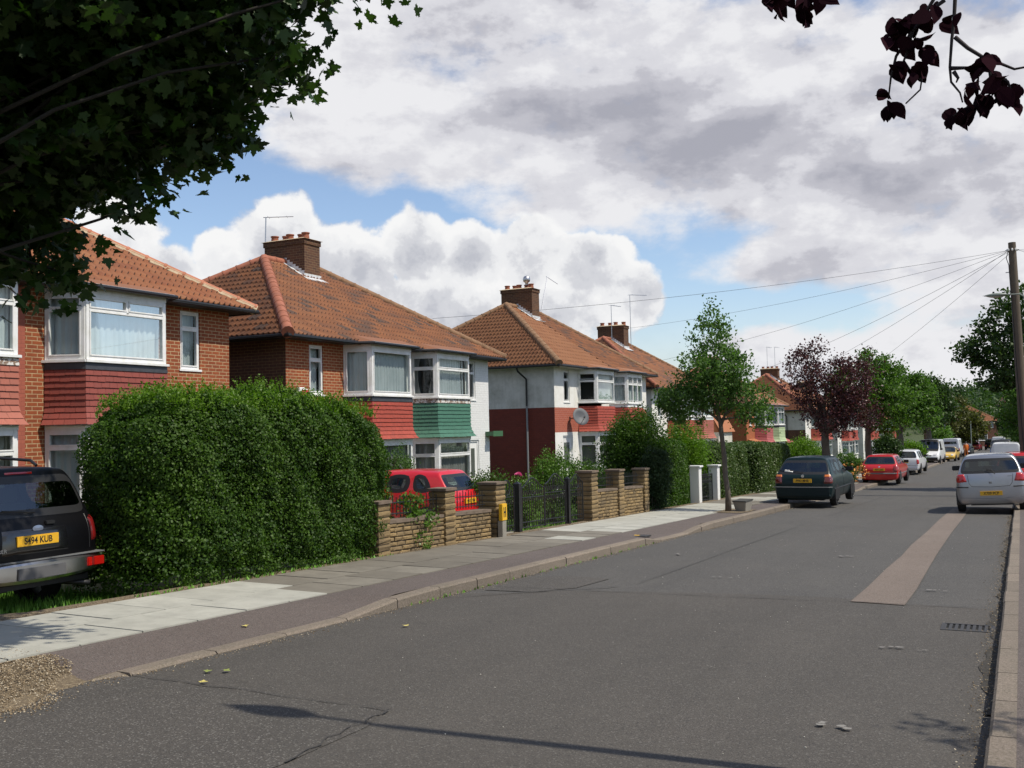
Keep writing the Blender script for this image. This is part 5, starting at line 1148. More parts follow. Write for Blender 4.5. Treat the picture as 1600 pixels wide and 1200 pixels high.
# ------------------------------------------------------------------ garden walls, railings, gates
WX = -8.62
def stonewall(label, y0, y1, h, thick=.2, piers=(), rail=True, group='stone garden walls', pier_h=None, bh=.073):
    """low wall of split walling blocks with coping, parallel to the sloping street; piers: (y, size, height)"""
    o = thing('garden_wall', label, 'garden wall', (WX-thick/2, (y0+y1)/2, 0), 0, group); cy = (y0+y1)/2; cx = WX-thick/2
    gz_ = lambda y: zr(y)+.12
    def course(mb, ya, yb, xa, xb, h, z0=0., bl=.26, corner=False):
        n = max(1, round(h/bh)); hh = h/n
        for k in range(n):
            y = ya-(bl*.5 if k % 2 else 0)
            while y < yb-.01:
                L = bl*random.uniform(.75, 1.25); a, b = max(y, ya), min(y+L, yb); y += L
                if b-a < .03: continue
                g = .006; j = lambda s=.012: random.uniform(-s, s)*.8
                vs = []
                za, zb = z0+k*hh+g, z0+(k+1)*hh-g
                for z in (za, zb):
                    for yy in (a+g, b-g):
                        for xx, s in ((xa, -1), (xb, 1)): vs.append((xx+s*.012+j(), yy+j(.004), z+gz_(yy)+j(.003)))
                vs = [(p[0]-cx, p[1]-cy, p[2]) for p in vs]
                # bulged middle of the visible face
                mb.raw(vs, [(0, 1, 3, 2), (4, 6, 7, 5), (0, 4, 5, 1), (2, 3, 7, 6), (0, 2, 6, 4)], STONE)
                p, q, r_, s_ = vs[1], vs[3], vs[7], vs[5]; b0 = random.uniform(.006, .02)
                m1 = [tuple(lerp(lerp(p[i], q[i], u), lerp(s_[i], r_[i], u), v)+(b0 if i == 0 else 0) for i in range(3)) for u, v in ((.15, .25), (.85, .25), (.85, .75), (.15, .75))]
                mb.raw([p, q, r_, s_]+m1, [(0, 1, 5, 4), (1, 2, 6, 5), (2, 3, 7, 6), (3, 0, 4, 7), (4, 5, 6, 7)], STONE)
    def inner(mb, ya, yb, xa, xb, h):
        vs = [(x-cx, y-cy, gz_(y)+z) for z in (-.25, h) for y in (ya, yb) for x in (xa, xb)]
        mb.raw(vs, [(0, 2, 3, 1), (4, 5, 7, 6), (0, 1, 5, 4), (2, 6, 7, 3), (0, 4, 6, 2), (1, 3, 7, 5)], JOINT)
    def coping(mb, ya, yb, xa, xb, z, t=.05, step=.6):
        y = ya
        while y < yb-.02:
            b = min(y+step, yb); vs = [(x-cx, yy-cy, gz_(yy)+zz+random.uniform(-.003, .003)) for zz in (z, z+t) for yy in (y+.003, b-.003) for x in (xa, xb)]
            mb.raw(vs, [(0, 2, 3, 1), (4, 5, 7, 6), (0, 1, 5, 4), (2, 6, 7, 3), (0, 4, 6, 2), (1, 3, 7, 5)], COPE); y = b
    if y1 > y0 and h:
        mb = MB(); inner(mb, y0, y1, WX-thick, WX, h-.01); course(mb, y0, y1, WX-thick, WX, h); mb.build('blockwork', o)
        mb = MB(); coping(mb, y0, y1, WX-thick-.03, WX+.035, h); mb.build('coping', o)
    for (py, s, ph) in piers:
        mb = MB(); xa, xb = WX-thick/2-s/2, WX-thick/2+s/2; inner(mb, py-s/2+.01, py+s/2-.01, xa+.01, xb-.01, ph-.01)
        n = round(ph/.10); hh = ph/n
        for k in range(n):
            g = .007; z0 = k*hh+g; z1 = (k+1)*hh-g; bl = random.uniform(.006, .013)
            def ring(e, z): return [(x+random.uniform(-.006, .006)-cx, y+random.uniform(-.006, .006)-cy, gz_(py)+z) for x, y in ((xa-e, py-s/2-e), (xb+e, py-s/2-e), (xb+e, py+s/2+e), (xa-e, py+s/2+e))]
            vs = ring(.0, z0)+ring(bl, lerp(z0, z1, .35))+ring(bl, lerp(z0, z1, .7))+ring(0, z1)
            mb.raw(vs, [(r_*4+i, r_*4+(i+1) % 4, r_*4+4+(i+1) % 4, r_*4+4+i) for r_ in range(3) for i in range(4)]+[(12, 13, 14, 15)], STONE)
        pr = mb.build('pier', o); mb = MB(); mb.box(xa-.035-cx, xb+.035-cx, py-s/2-.035-cy, py+s/2+.035-cy, gz_(py)+ph, gz_(py)+ph+.05, COPE); mb.build('pier_cap', pr, bevel=.008)
    if rail:
        mb = MB(); n = int((y1-y0)/.10)
        f = lambda y, z: (WX-thick/2-cx, y-cy, gz_(y)+z)
        mb.tube([f(y0, h+.13), f(y1, h+.13)], .010, IRON, 5); mb.tube([f(y0, h+.30), f(y1, h+.30)], .010, IRON, 5)
        for i in range(1, n):
            y = y0+(y1-y0)*i/n; mb.tube([f(y, h+.09), f(y, h+.38+.03*(i % 2))], .008, IRON, 5)
            if i % 2: mb.tube([f(y, h+.215), f(y+.0, h+.225)], .022, IRON, 6)
        mb.build('railing', o)
    return o
stonewall('low yellowish stone garden wall starting at the tall hedge, in front of the red car', 13.0, 16.32, .50, piers=[(12.83, .30, .80), (14.8, .31, .93), (16.60, .35, .98)])
stonewall('higher yellowish stone garden wall beyond the double iron gates, in front of the evergreens', 21.42, 24.6, .66, piers=[(21.2, .35, 1.10), (22.95, .32, 1.10), (24.8, .31, 1.10)])
def ironleaf(mb, y0, y1, zb, z1, hump=.18, n=10, x=0., cy=0., scroll=True):
    f = lambda y, z: (x, y-cy, zr(y)+.12+z)
    top = lambda t: z1+hump*math.sin(math.pi*t)**2
    mb.tube([f(lerp(y0, y1, t/12), top(t/12)) for t in range(13)], .013, IRON, 6)
    for z in (zb, zb+.10, z1-.18): mb.tube([f(y0, z), f(y1, z)], .011, IRON, 6)
    for i in range(n+1):
        t = i/n; y = lerp(y0, y1, t); r_ = .016 if i in (0, n) else .008; mb.tube([f(y, zb-(.03 if i in (0, n) else 0)), f(y, top(t))], r_, IRON, 5)
        if 0 < i < n and scroll:
            for zc in (z1-.09, zb+.55): 
                mb.tube([(x, y-cy+.035*math.cos(a), zr(y)+.12+zc+.05*math.sin(a)) for a in np.linspace(0, 6.28, 9)], .005, IRON, 4, cap=False)
    c = (y0+y1)/2; mb.tube([(x+.005, c-cy+.13*math.cos(a)*(1-k*.0), zr(c)+.12+z1-.02+.13*math.sin(a)) for k, a in enumerate(np.linspace(0, 6.28, 14))], .008, IRON, 4, cap=False)
def gate(label, cy, leaves_, posts, x=WX-.1, group='iron garden gates', name='iron_gate'):
    o = thing(name, label, 'gate', (x, cy, 0), 0, group)
    for a, b, zb, z1, hp, n in leaves_: mb = MB(); ironleaf(mb, a, b, zb, z1, hp, n, 0, cy); mb.build('leaf', o)
    for y, s, h in posts:
        mb = MB(); z = zr(y)+.1; mb.box(-s/2, s/2, y-s/2-cy, y+s/2-cy, z-.1, z+h, IRON); mb.raw([(-s/2, y-s/2-cy, z+h), (s/2, y-s/2-cy, z+h), (s/2, y+s/2-cy, z+h), (-s/2, y+s/2-cy, z+h), (0, y-cy, z+h+.05)], [(0, 1, 4), (1, 2, 4), (2, 3, 4), (3, 0, 4)], IRON); mb.build('post', o)
    return o
gate('double black iron driveway gates with arched scrolled tops between two square posts', 18.9, [(17.78, 18.88, .10, .86, .2, 11), (18.92, 19.98, .10, .92, .2, 11)], [(17.66, .13, .98), (20.08, .1, 1.02)])
gate('single black iron gate leaf between the stone pier and the thick square post', 17.2, [(16.9, 17.5, .08, .90, .14, 6)], [])
gate('black iron gate leaf between the thin post and the stone pier of the second wall', 20.55, [(20.2, 20.92, .10, .92, .16, 7)], [])
hm = thing('hydrant_marker', 'yellow H plate on a short concrete post in front of the stone pier', 'hydrant sign', (WX+.16, 16.48, pavz(WX+.2, 16.48)))
mb = MB(); mb.box(-.05, .05, -.08, .08, -.1, .30, CONC); mb.build('post', hm, bevel=.008)
mb = MB(); mb.box(-.015, .06, -.095, .095, .30, .60, YELLOW); pl = mb.build('plate', hm, bevel=.006)
mb = MB(); mb.box(.061, .063, -.045, -.02, .36, .54, INK); mb.box(.061, .063, .02, .045, .36, .54, INK); mb.box(.061, .063, -.02, .02, .435, .465, INK); mb.build('letter', pl)
for i, y in enumerate((29.7, 31.75)):
    p = thing('gatepost', ['white painted gatepost with flat cap beside the clipped hedge, nearer one', 'white painted gatepost with flat cap behind the young tree trunk, further one'][i], 'gatepost', (WX-.1, y, zr(y)+.1), 0, 'white gateposts')
    mb = MB(); s = .14; mb.raw([(x*k, yy*k, z) for z, k in ((-.1, 1.0), (1.1, 1.03)) for x, yy in ((-s, -s), (s, -s), (s, s), (-s, s))], [(0, 1, 2, 3), (4, 5, 6, 7), (0, 1, 5, 4), (1, 2, 6, 5), (2, 3, 7, 6), (3, 0, 4, 7)], WHITEP); mb.build('shaft', p, bevel=.01)
    mb = MB(); mb.box(-.19, .19, -.19, .19, 1.105, 1.16, WHITEP); mb.build('cap', p, bevel=.01)
gate('narrow dark iron garden gate hung between the white gateposts', 30.7, [(29.9, 31.5, .08, .86, .0, 15)], [])
# white wall beside the drive of the hidden house, brick walls and piers past the purple tree
def simplewall(name, label, x0, x1, y0, y1, h, mt, copm=None, zb=None, group='garden walls further down the street', piers=()):
    o = thing(name, label, 'garden wall', ((x0+x1)/2, (y0+y1)/2, 0), 0, group); cx, cy = (x0+x1)/2, (y0+y1)/2; mb = MB(); n = max(1, int((y1-y0)/3)); c = MB()
    for i in range(n):
        a, b = lerp(y0, y1, i/n), lerp(y0, y1, (i+1)/n)
        for bb, dz0, dz1, e, q in ((mb, -.4, h, 0, mt), (c, h, h+.06, .03, copm or mt)):
            vs = [(x-cx, y-cy, zr(y)+.05+z) for z in (dz0, dz1) for y in (a, b) for x in (x0-e, x1+e)]; bb.raw(vs, [(0, 2, 3, 1), (4, 5, 7, 6), (0, 1, 5, 4), (2, 6, 7, 3), (0, 4, 6, 2), (1, 3, 7, 5)], q)
    mb.build('brickwork', o); c.build('coping', o)
    for y in piers: mb = MB(); mb.box(x0-cx-.08, x1-cx+.08, y-.2-cy, y+.2-cy, zr(y)-.4, zr(y)+h+.22, mt); mb.build('pier', o)
    return o
simplewall('garden_wall', 'white painted garden wall in front of the orange brick side wall', -14.1, -13.9, 47, 60, 1.35, REND_W)
simplewall('garden_wall', 'low red brick garden wall behind the dark green and red cars', -9.0, -8.75, 47.5, 66, .62, BRICK_D, BRICK_OR2, piers=(50.5, 55, 60, 65.9))
simplewall('garden_wall', 'low brown brick garden wall left of the white estate car', -9.0, -8.75, 69.5, 80, .75, BRICK_OR2, COPE, piers=(70, 73, 76.5))
simplewall('garden_wall', 'tall orange brick pillar wall above the orange roses', -11.2, -10.2, 53.0, 53.6, 1.75, BRICK_OR2, MORTAR)
for i, (x, y) in enumerate(((-9.9, 47.5), (-9.75, 49.2))):
    mb = MB(); mb.box(-.16, .16, -.16, .16, -.3, 1.45, WHITEP); mb.box(-.2, .2, -.2, .2, 1.45, 1.52, WHITEP)
    tag(mb.build('gatepost', loc=(x, y, zr(y)), bevel=.01), ['white garden post right of the purple tree trunk, first of two', 'white garden post right of the purple tree trunk, second of two'][i], 'gatepost', 'white gateposts past the plum tree')
# upturned planter leaning at the foot of the young tree
pl = thing('planter_box', 'small weathered concrete box planter lying on its side at the foot of the young tree', 'planter', (-6.48, 26.15, pavz(-6.5, 26.15)), R(-12))
mb = MB(); M = Matrix.Translation((.02, 0, .0)) @ Matrix.Rotation(R(4), 4, 'X')
a = [(-.12, -.15), (.14, -.15), (.14, .18), (-.12, .18)]; b = [(-.17, -.2), (.19, -.2), (.19, .23), (-.17, .23)]
mb.raw([M @ Vector((x, y, .0)) for x, y in a]+[M @ Vector((x, y, .27)) for x, y in b], [(0, 1, 2, 3), (0, 1, 5, 4), (1, 2, 6, 5), (2, 3, 7, 6), (3, 0, 4, 7)], CONC); mb.build('box', pl, bevel=.012)
mb = MB(); mb.raw([M @ Vector((x*1.06, y*1.06, .27)) for x, y in b]+[M @ Vector((x*1.06, y*1.06, .295)) for x, y in b], [(0, 1, 2, 3), (4, 5, 6, 7), (0, 1, 5, 4), (1, 2, 6, 5), (2, 3, 7, 6), (3, 0, 4, 7)], mat('planter_dark', (.05, .05, .045), .9)); mb.build('lid', pl)

# ------------------------------------------------------------------ telegraph pole, wires, street lamps
TP = thing('telegraph_pole', 'tall leaning wooden telegraph pole on the right pavement with wires fanning from its top', 'telegraph pole', (.16, 40, zr(40)+.1))
ptop = at(1581, 379, 40)-TP.location; pb = Vector((0, 0, -.3))
mb = MB(); mb.tube([pb, pb.lerp(ptop, .5), ptop], [.17, .155, .125], WOODP, 14); mb.build('pole', TP, smooth='auto')
mb = MB(); q = ptop-Vector((0, 0, .27)); mb.tube([q+Vector((-.22, 0, 0)), q+Vector((.22, 0, 0))], .016, ALU, 6)
for k in range(8): a = k*.785; mb.lathe(q+Vector((math.cos(a)*.16, math.sin(a)*.16, -.02)), (0, 0, 1), [(.012, -.02), (.028, 0), (.03, .05), (.015, .07)], WHITEP, 8)
q = ptop-Vector((0, 0, 1.05)); mb.build('bracket', TP); mb = MB(); mb.tube([q-Vector((.13, 0, 0)), q-Vector((.24, 0, 0))], .015, ALU, 6); mb.build('step_iron', TP)
mb = MB(); mb.tube([ptop+Vector((-.13, -.06, -.3)), ptop+Vector((-.2, -.1, -.55)), ptop+Vector((-.13, -.1, -.8)), pb.lerp(ptop, .5)+Vector((-.1, -.13, 0)), pb+Vector((0, -.19, .2))], .014, TRIM, 5); mb.build('cable', TP)
hipx = lambda t: Vector((-16+.43-t*4.4, 30.37+.4-t*4.4, 4.05+t*2.87))
src = TP.location+ptop-Vector((0, 0, .27))
def wire(label, e, sag=.35, s=None, dx=0):
    s = (s or src)+Vector((dx*.05, 0, 0)); e = Vector(e); mb = MB(); n = 16
    mb.tube([s.lerp(e, i/n)-Vector((0, 0, sag*4*(i/n)*(1-i/n))) for i in range(n+1)], .0062, TRIM, 4)
    o = mb.build('telephone_wire'); tag(o, label, 'wire', 'telephone wires from the telegraph pole')
wire('telephone wire running furthest left, to the roof of the red and white house', hipx(.40)+Vector((0, 0, .18)), .25, dx=-3)
wire('telephone wire ending at the chimney with two aerials', (-19.2, 52.5, 7.0), .3, dx=-2)
wire('telephone wire ending behind the roof of the house with the satellite dish', (-16.2, 46.5, 4.6), .35, dx=-1)
wire('telephone wire passing just above the young tree to its hidden house', (-16, 57.5, 3.7), .4)
wire('telephone wire to the chimney of the orange brick house', (-16, 66.5, 3.1), .4, dx=-2)
wire('telephone wire descending to the house beyond the purple tree', (-16, 87.5, 2.9), .5, dx=1)
wire('telephone wire leaving the pole to the right, upper one', (14, 30, 5), .2, dx=3)
wire('telephone wire leaving the pole to the right, lower one', (14, 52, 4.4), .2, dx=3)
def lamp(label, x, y, h, reach, mt=LAMPG, tilt=0, blue=False, s=1.):
    o = thing('street_lamp', label, 'street lamp', (x, y, zr(y)+.1), 0, 'street lamps'); 
    mb = MB(); mb.tube([(0, 0, -.2), (0, 0, 1.6), (0, 0, 1.62), (0, 0, h-.25)], [.085*s, .085*s, .055*s, .045*s], mt, 12)
    mb.tube([(0, 0, h-.25), (math.copysign(.04, reach), 0, h-.1), (math.copysign(.16, reach), 0, h-.02), (reach*.5, 0, h)], [.045*s, .03*s, .024*s, .024*s], mt, 8); mb.build('post', o, smooth='auto')
    sg = math.copysign(1, reach); c = Vector((reach*.45, 0, h+.005)); L = .78*s*1.05; k = MB(); pr = []
    for i in range(11): t = i/10; pr.append((max(.004, .115*s*math.sin(math.pi*min(1, t*1.08))**.7*(1-.35*t)*1.1), t*L))
    k.lathe(c, (sg, 0, tilt), pr, mt, 16)
    for v in range(len(k.v)):
        x_, y_, z_ = k.v[v]; k.v[v] = (x_, y_*1.15, c.z+(z_-c.z)*.72)
    hd = k.build('lamp_head', o, smooth=True); k = MB(); k.lathe(c+Vector((sg*.12*s, 0, -.02)), (sg, 0, tilt), [(r_*.8, d*.78) for r_, d in pr], mat('lamp_bowl', (.55, .55, .5), .2), 14)
    for v in range(len(k.v)):
        x_, y_, z_ = k.v[v]; k.v[v] = (x_, y_, min(z_, c.z) if z_ > c.z else c.z+(z_-c.z)*.95)
    k.build('bowl', hd, smooth=True); k = MB(); k.lathe(c+Vector((sg*.45*s, 0, .07*s)), (0, 0, 1), [(0, 0), (.035, 0), (.035, .05), (0, .06)], TRIM, 10); k.build('photocell', hd)
    if blue: k = MB(); k.box(-.3, .3, -.05, -.02, h-.3, h+.1, mat('blue_sign', (.03, .12, .5), .5)); k.build('sign', o)
    return o
lamp('grey street lamp whose arm and long lantern stick out beside the telegraph pole', .34, 39.6, 6.98, -1.2)
lamp('near grey street lamp standing out of view whose long thin shadow crosses the road', .34, 5.47, 5.95, -1.0)
lamp('distant street lamp with a pale lantern standing before the brownish tree', -7.2, 118, 5.4, 1.1, blue=True, s=1.3)
mb = MB(); mb.tube([(0, 0, -.2), (0, 0, 4.5)], .06, LAMPG, 8); tag(mb.build('sign_post', loc=(-6.5, 165, zr(165))), 'thin grey post standing before the low olive tree', 'post')
mb = MB(); mb.tube([(0, 0, -.2), (0, 0, 4.6)], .09, CONC, 8); tag(mb.build('lamp_column', loc=(-.1, 112, zr(112))), 'pale concrete column rising above the parked cars on the right', 'post')

# ------------------------------------------------------------------ vehicles
from mathutils.bvhtree import BVHTree
def text(par, s, size, M, mt, name='lettering', depth=.003, sx=1., bold=.0):
    cu = bpy.data.curves.new('t', 'FONT'); cu.body = s; cu.size = size; cu.extrude = depth; cu.align_x = 'CENTER'; cu.align_y = 'CENTER'; cu.offset = bold
    o = bpy.data.objects.new('t', cu); col.objects.link(o); bpy.context.view_layer.update()
    me = bpy.data.meshes.new_from_object(o.evaluated_get(bpy.context.evaluated_depsgraph_get())); bpy.data.objects.remove(o)
    me.transform(M @ Matrix.Diagonal((sx, 1, 1, 1))); me.materials.clear(); me.materials.append(mt); return link(name, me, par)
def carshell(P, col_):
    """loft of cross sections, subdivided; returns the root's body parts split by material, and a BVH for placing details"""
    L, W, H = P['L'], P['W'], P['H']; zb, zh, zn, zs = P['belt'], P['hood'], P['nose'], P.get('sill', .22)
    rt, wf, wb = P['rt'], P['wf'], P['wb']; wr = P.get('wr', .74); yC, yB = P['yC'], P['yB']; bo = P.get('bow', .05); rb = P.get('rb', .06)
    S = [  # lower y, upper y, top state (1 roof, 0 collapsed on bonnet), belt height, width factor
        (0, rt, 1, zb-.00, .965), (.14, rt+.10, 1, zb, .99), (.5, max(rt+.34, .62), 1, zb, 1.), (yC, yC, 1, zb, 1.), (yC+.07, yC+.07, 1, zb, 1.), (yB, yB, 1, zb-.01, 1.), (yB+.07, yB+.07, 1, zb-.01, 1.),
        (wb-.42, wf, 1, zb-.02, 1.), (wb, wb-.04, 0, zh+.0, .985), ((wb+L)/2, (wb+L)/2, 0, lerp(zh, zn, .3), .99), (L-.18, L-.2, 0, zn+.03, .96), (L, L-.04, 0, zn-.07, .86)]
    if P.get('flatrear'): S[0] = (0, rt, 1, zb, .985)
    bm = bmesh.new(); col_m = [col_, GLASS if P.get('clear') else CARGLASS, TRIM]; G = []
    def roofz(y): t = (y-(rt+wf)/2)/((wf-rt)/2+.4); return H-bo*t*t
    for i, (yl, yu, st, zbelt, wf_) in enumerate(S):
        w = W*wf_; e = i == 0; row = []
        rk = (.05, .0, .0, .01, rb) if e else (0,)*5
        zz = [zs, zs+.05, P.get('wide', .52), zbelt-.12, zbelt]; xx = [w*.86, w*.955, w, w*.975, w*.94]
        if i == len(S)-1: zz = [zs+.02, zs+.08, .42, zn-.16, zbelt]; rk = (-.12, -.03, 0, -.02, -.06)
        pr = [(xx[k], yl+rk[k], zz[k]) for k in range(5)]
        if st:
            zr2 = roofz(yu); pr += [(W*wr*(1.0 if not e else .99), yu, zr2-(.07 if e else .10)), (W*wr*.86, yu, zr2-.025)]; zc = zr2
        else: pr += [(w*.86, yu, zbelt+.015), (w*.68, yu, zbelt+.035)]; zc = zbelt+.05
        R_ = [bm.verts.new(p) for p in pr]; Lf = [bm.verts.new((-p[0], p[1], p[2])) for p in pr]
        x6 = pr[6][0]; mid = [bm.verts.new((x6*f, yu+(0 if not e else -.02*(1-abs(f))), lerp(pr[6][2], zc, 1-f*f))) for f in (.6, 0, -.6)]
        G.append((R_, mid, Lf))
    def q(a, b, c, d, m_=0): f = bm.faces.new((a, b, c, d)); f.material_index = m_; return f
    gl = []
    for i in range(len(S)-1):
        (R0, M0, L0), (R1, M1, L1) = G[i], G[i+1]
        win = {2: 1, 4: 1, 6: 1}.get(i, 0)
        if i in P.get('nowin', ()): win = 0
        for A, B in ((R0, R1), (L0, L1)):
            for j in range(6):
                f = q(A[j], A[j+1], B[j+1], B[j], 0)
                if j == 4 and win: gl.append((f, i if A is R0 else i+20))
                if i == 7 and j in (5,): gl.append((f, 99))
        T0 = [R0[6]]+M0+[L0[6]]; T1 = [R1[6]]+M1+[L1[6]]
        for k in range(4):
            f = q(T0[k], T0[k+1], T1[k+1], T1[k])
            if i == 7: gl.append((f, 99))
    for e in (0, len(S)-1):      # tail and nose caps
        R0, M0, L0 = G[e]; prev = None
        for j in range(6, -1, -1):
            if j == 6: cur = [R0[6]]+M0+[L0[6]]
            else:
                p = R0[j].co; bu = -.055 if e == 0 else .10
                if P.get('flatrear') and e == 0: bu = -.015
                cur = [R0[j]]+[bm.verts.new((p.x*f, p.y+bu*(1-f*f), p.z)) for f in (.8, 0, -.8)]+[L0[j]]
            if prev:
                for k in range(4):
                    f = q(prev[k], prev[k+1], cur[k+1], cur[k])
                    if e == 0 and j == 4 and not P.get('norear'): 
                        if k in (0, 1, 2, 3) : gl.append((f, 77))
            prev = cur
    bm.normal_update(); bmesh.ops.recalc_face_normals(bm, faces=bm.faces)
    groups = {}
    for f, g in gl: groups.setdefault(g, []).append(f)
    for g, fs in groups.items():
        th = {77: P.get('rinset', .03), 99: .035}.get(g, .012)
        for f in fs: f.material_index = 1
        r_ = bmesh.ops.inset_region(bm, faces=fs, thickness=th, use_even_offset=True, depth=0)
        for f in r_['faces']: f.material_index = 0 if g == 77 else 2
        if g == 77:
            r_ = bmesh.ops.inset_region(bm, faces=fs, thickness=.014, use_even_offset=True)
            for f in r_['faces']: f.material_index = 2
    me = bpy.data.meshes.new('shell'); bm.to_mesh(me); bm.free()
    for x in col_m: me.materials.append(x)
    o = bpy.data.objects.new('shell', me); col.objects.link(o); md = o.modifiers.new('s', 'SUBSURF'); md.levels = 2; md.render_levels = 2
    bpy.context.view_layer.update(); me2 = bpy.data.meshes.new_from_object(o.evaluated_get(bpy.context.evaluated_depsgraph_get())); bpy.data.objects.remove(o)
    me2.polygons.foreach_set('use_smooth', [True]*len(me2.polygons))
    bvh = BVHTree.FromPolygons([v.co.copy() for v in me2.vertices], [tuple(p.vertices) for p in me2.polygons])
    out = {}
    for mi in range(3):
        b = bmesh.new(); b.from_mesh(me2); bmesh.ops.delete(b, geom=[f for f in b.faces if f.material_index != mi], context='FACES')
        if mi == 1:
            # one glass mesh per window, so that each is a part
            left = set(b.faces); k = 0
            while left:
                st = [next(iter(left))]; isl = set(st)
                while st:
                    f = st.pop()
                    for e in f.edges:
                        for g in e.link_faces:
                            if g not in isl: isl.add(g); st.append(g)
                left -= isl
                c = sum((f.calc_center_median() for f in isl), Vector())/len(isl)
                nm = 'rear_window' if c.y < rt+.3 and abs(c.x) < .2 else 'windscreen' if abs(c.x) < .2 else 'side_window'
                b2 = b.copy(); keep = {f.index for f in isl}; b2.faces.ensure_lookup_table()
                bmesh.ops.delete(b2, geom=[f for f in b2.faces if f.index not in keep], context='FACES')
                mm = bpy.data.meshes.new(nm); b2.to_mesh(mm); b2.free(); mm.materials.append(col_m[1]); out.setdefault('glass', []).append((nm, mm))
        else:
            mm = bpy.data.meshes.new('body' if mi == 0 else 'window_seal')
            for f in b.faces: f.material_index = 0
            b.to_mesh(mm); mm.materials.append(col_m[mi]); out[mi] = mm
        b.free()
    return out, bvh
def car(label, P, colr, loc, rz=0, cat='car', group='cars parked along the kerb', name='parked_car', rollx=0):
    t = thing(name, label, cat, loc, rz, group); t.rotation_euler = (rollx, P.get('tilt', 0), rz)
    parts, bvh = carshell(P, colr); W, L, H = P['W'], P['L'], P['H']
    body = link('body', parts[0], t)
    if len(parts[2].polygons): link('window_seal', parts[2], body)
    for nm, mm in parts.get('glass', []): link(nm, mm, t)
    mb = MB(); mb.box(-W*.84, W*.84, .12, L-.12, P.get('sill', .22)+.01, P.get('sill', .22)+.12, TRIM); mb.box(-W*.6, W*.6, .35, L-.5, P.get('sill', .22)-.05, P.get('sill', .22)+.01, TRIM); mb.build('underbody', t)
    mb = MB(); zb = P['belt']
    for y0 in (P['rt']+.75, P['wf']-.25) if not P.get('van') else (P['wf']-.25,):
        for x in (-.38*W/.83, .38*W/.83):     # seats
            mb.box(x-.22, x+.22, y0-.12, y0+.02, .4, zb+.12, TRIMG); mb.box(x-.11, x+.11, y0-.1, y0, zb+.14, zb+.31, TRIMG)
    mb.box(-W*.8, W*.8, .3, L-1.0, .34, .42, TRIM); mb.box(-W*.78, W*.78, P['wb']-.5, P['wb']-.1, zb-.25, zb-.03, TRIM)
    if not P.get('van'): mb.box(-W*.75, W*.75, .25+P['rt']*.3, P['rt']+.55, zb-.16, zb-.14, TRIM)
    mb.build('interior', t, bevel=.03)
    def surf(x, z, side='r', off=.006, y=None):
        if side == 'r': h = bvh.ray_cast(Vector((x, -3, z)), Vector((0, 1, 0)))
        elif side == 'f': h = bvh.ray_cast(Vector((x, L+3, z)), Vector((0, -1, 0)))
        else: s = 1 if x > 0 else -1; h = bvh.ray_cast(Vector((s*4, y, z)), Vector((-s, 0, 0)))
        return (h[0]+h[1]*off*(1 if h[1].dot(Vector((0, -1, 0)) if side == 'r' else Vector((0, 1, 0)) if side == 'f' else Vector((x, 0, 0))) > 0 else -1)) if h[0] else None
    def patch(nm, pts, mt, side='r', off=.012, n=8, par=None, x=1):
        """pts: four corners (x,z) on the tail or (y,z) on a side, laid on the bodywork with a small thickness"""
        mb = MB(); g = []
        for i in range(n+1):
            for j in range(n+1):
                u, v = i/n, j/n; a = lerp(lerp(pts[0][0], pts[1][0], u), lerp(pts[3][0], pts[2][0], u), v); b = lerp(lerp(pts[0][1], pts[1][1], u), lerp(pts[3][1], pts[2][1], u), v)
                ed = 0 if i in (0, n) or j in (0, n) else off
                for tr_ in range(4):
                    p = surf(a, b, side, ed or .001) if side in 'rf' else surf(x, b, 's', ed or .001, y=a)
                    if p is not None: break
                    a, b = (a*.975 if side in 'rf' else a+.02), b
                if p is None: return None
                g.append(p)
        mb.raw(g, [(i*(n+1)+j, i*(n+1)+j+1, (i+1)*(n+1)+j+1, (i+1)*(n+1)+j) for i in range(n) for j in range(n)], mt)
        return mb.build(nm, par or t, smooth='auto')
    def line(nm, pts, r_, mt, side='r', n=10, par=None, x=1, off=.0):
        mb = MB(); g = []
        for a, b in zip(pts[:-1], pts[1:]):
            for i in range(n+1):
                u = i/n; c, d = lerp(a[0], b[0], u), lerp(a[1], b[1], u); p = surf(c, d, side, off) if side in 'rf' else surf(x, d, 's', off, y=c)
                if p is not None and (not g or (p-g[-1]).length > .004): g.append(p)
        if len(g) > 2: mb.tube(g, r_, mt, 6); return mb.build(nm, par or body)
    t_ = dict(t=t, body=body, patch=patch, line=line, surf=surf)
    # wheels with black arches
    r_ = P.get('wheel', .29)
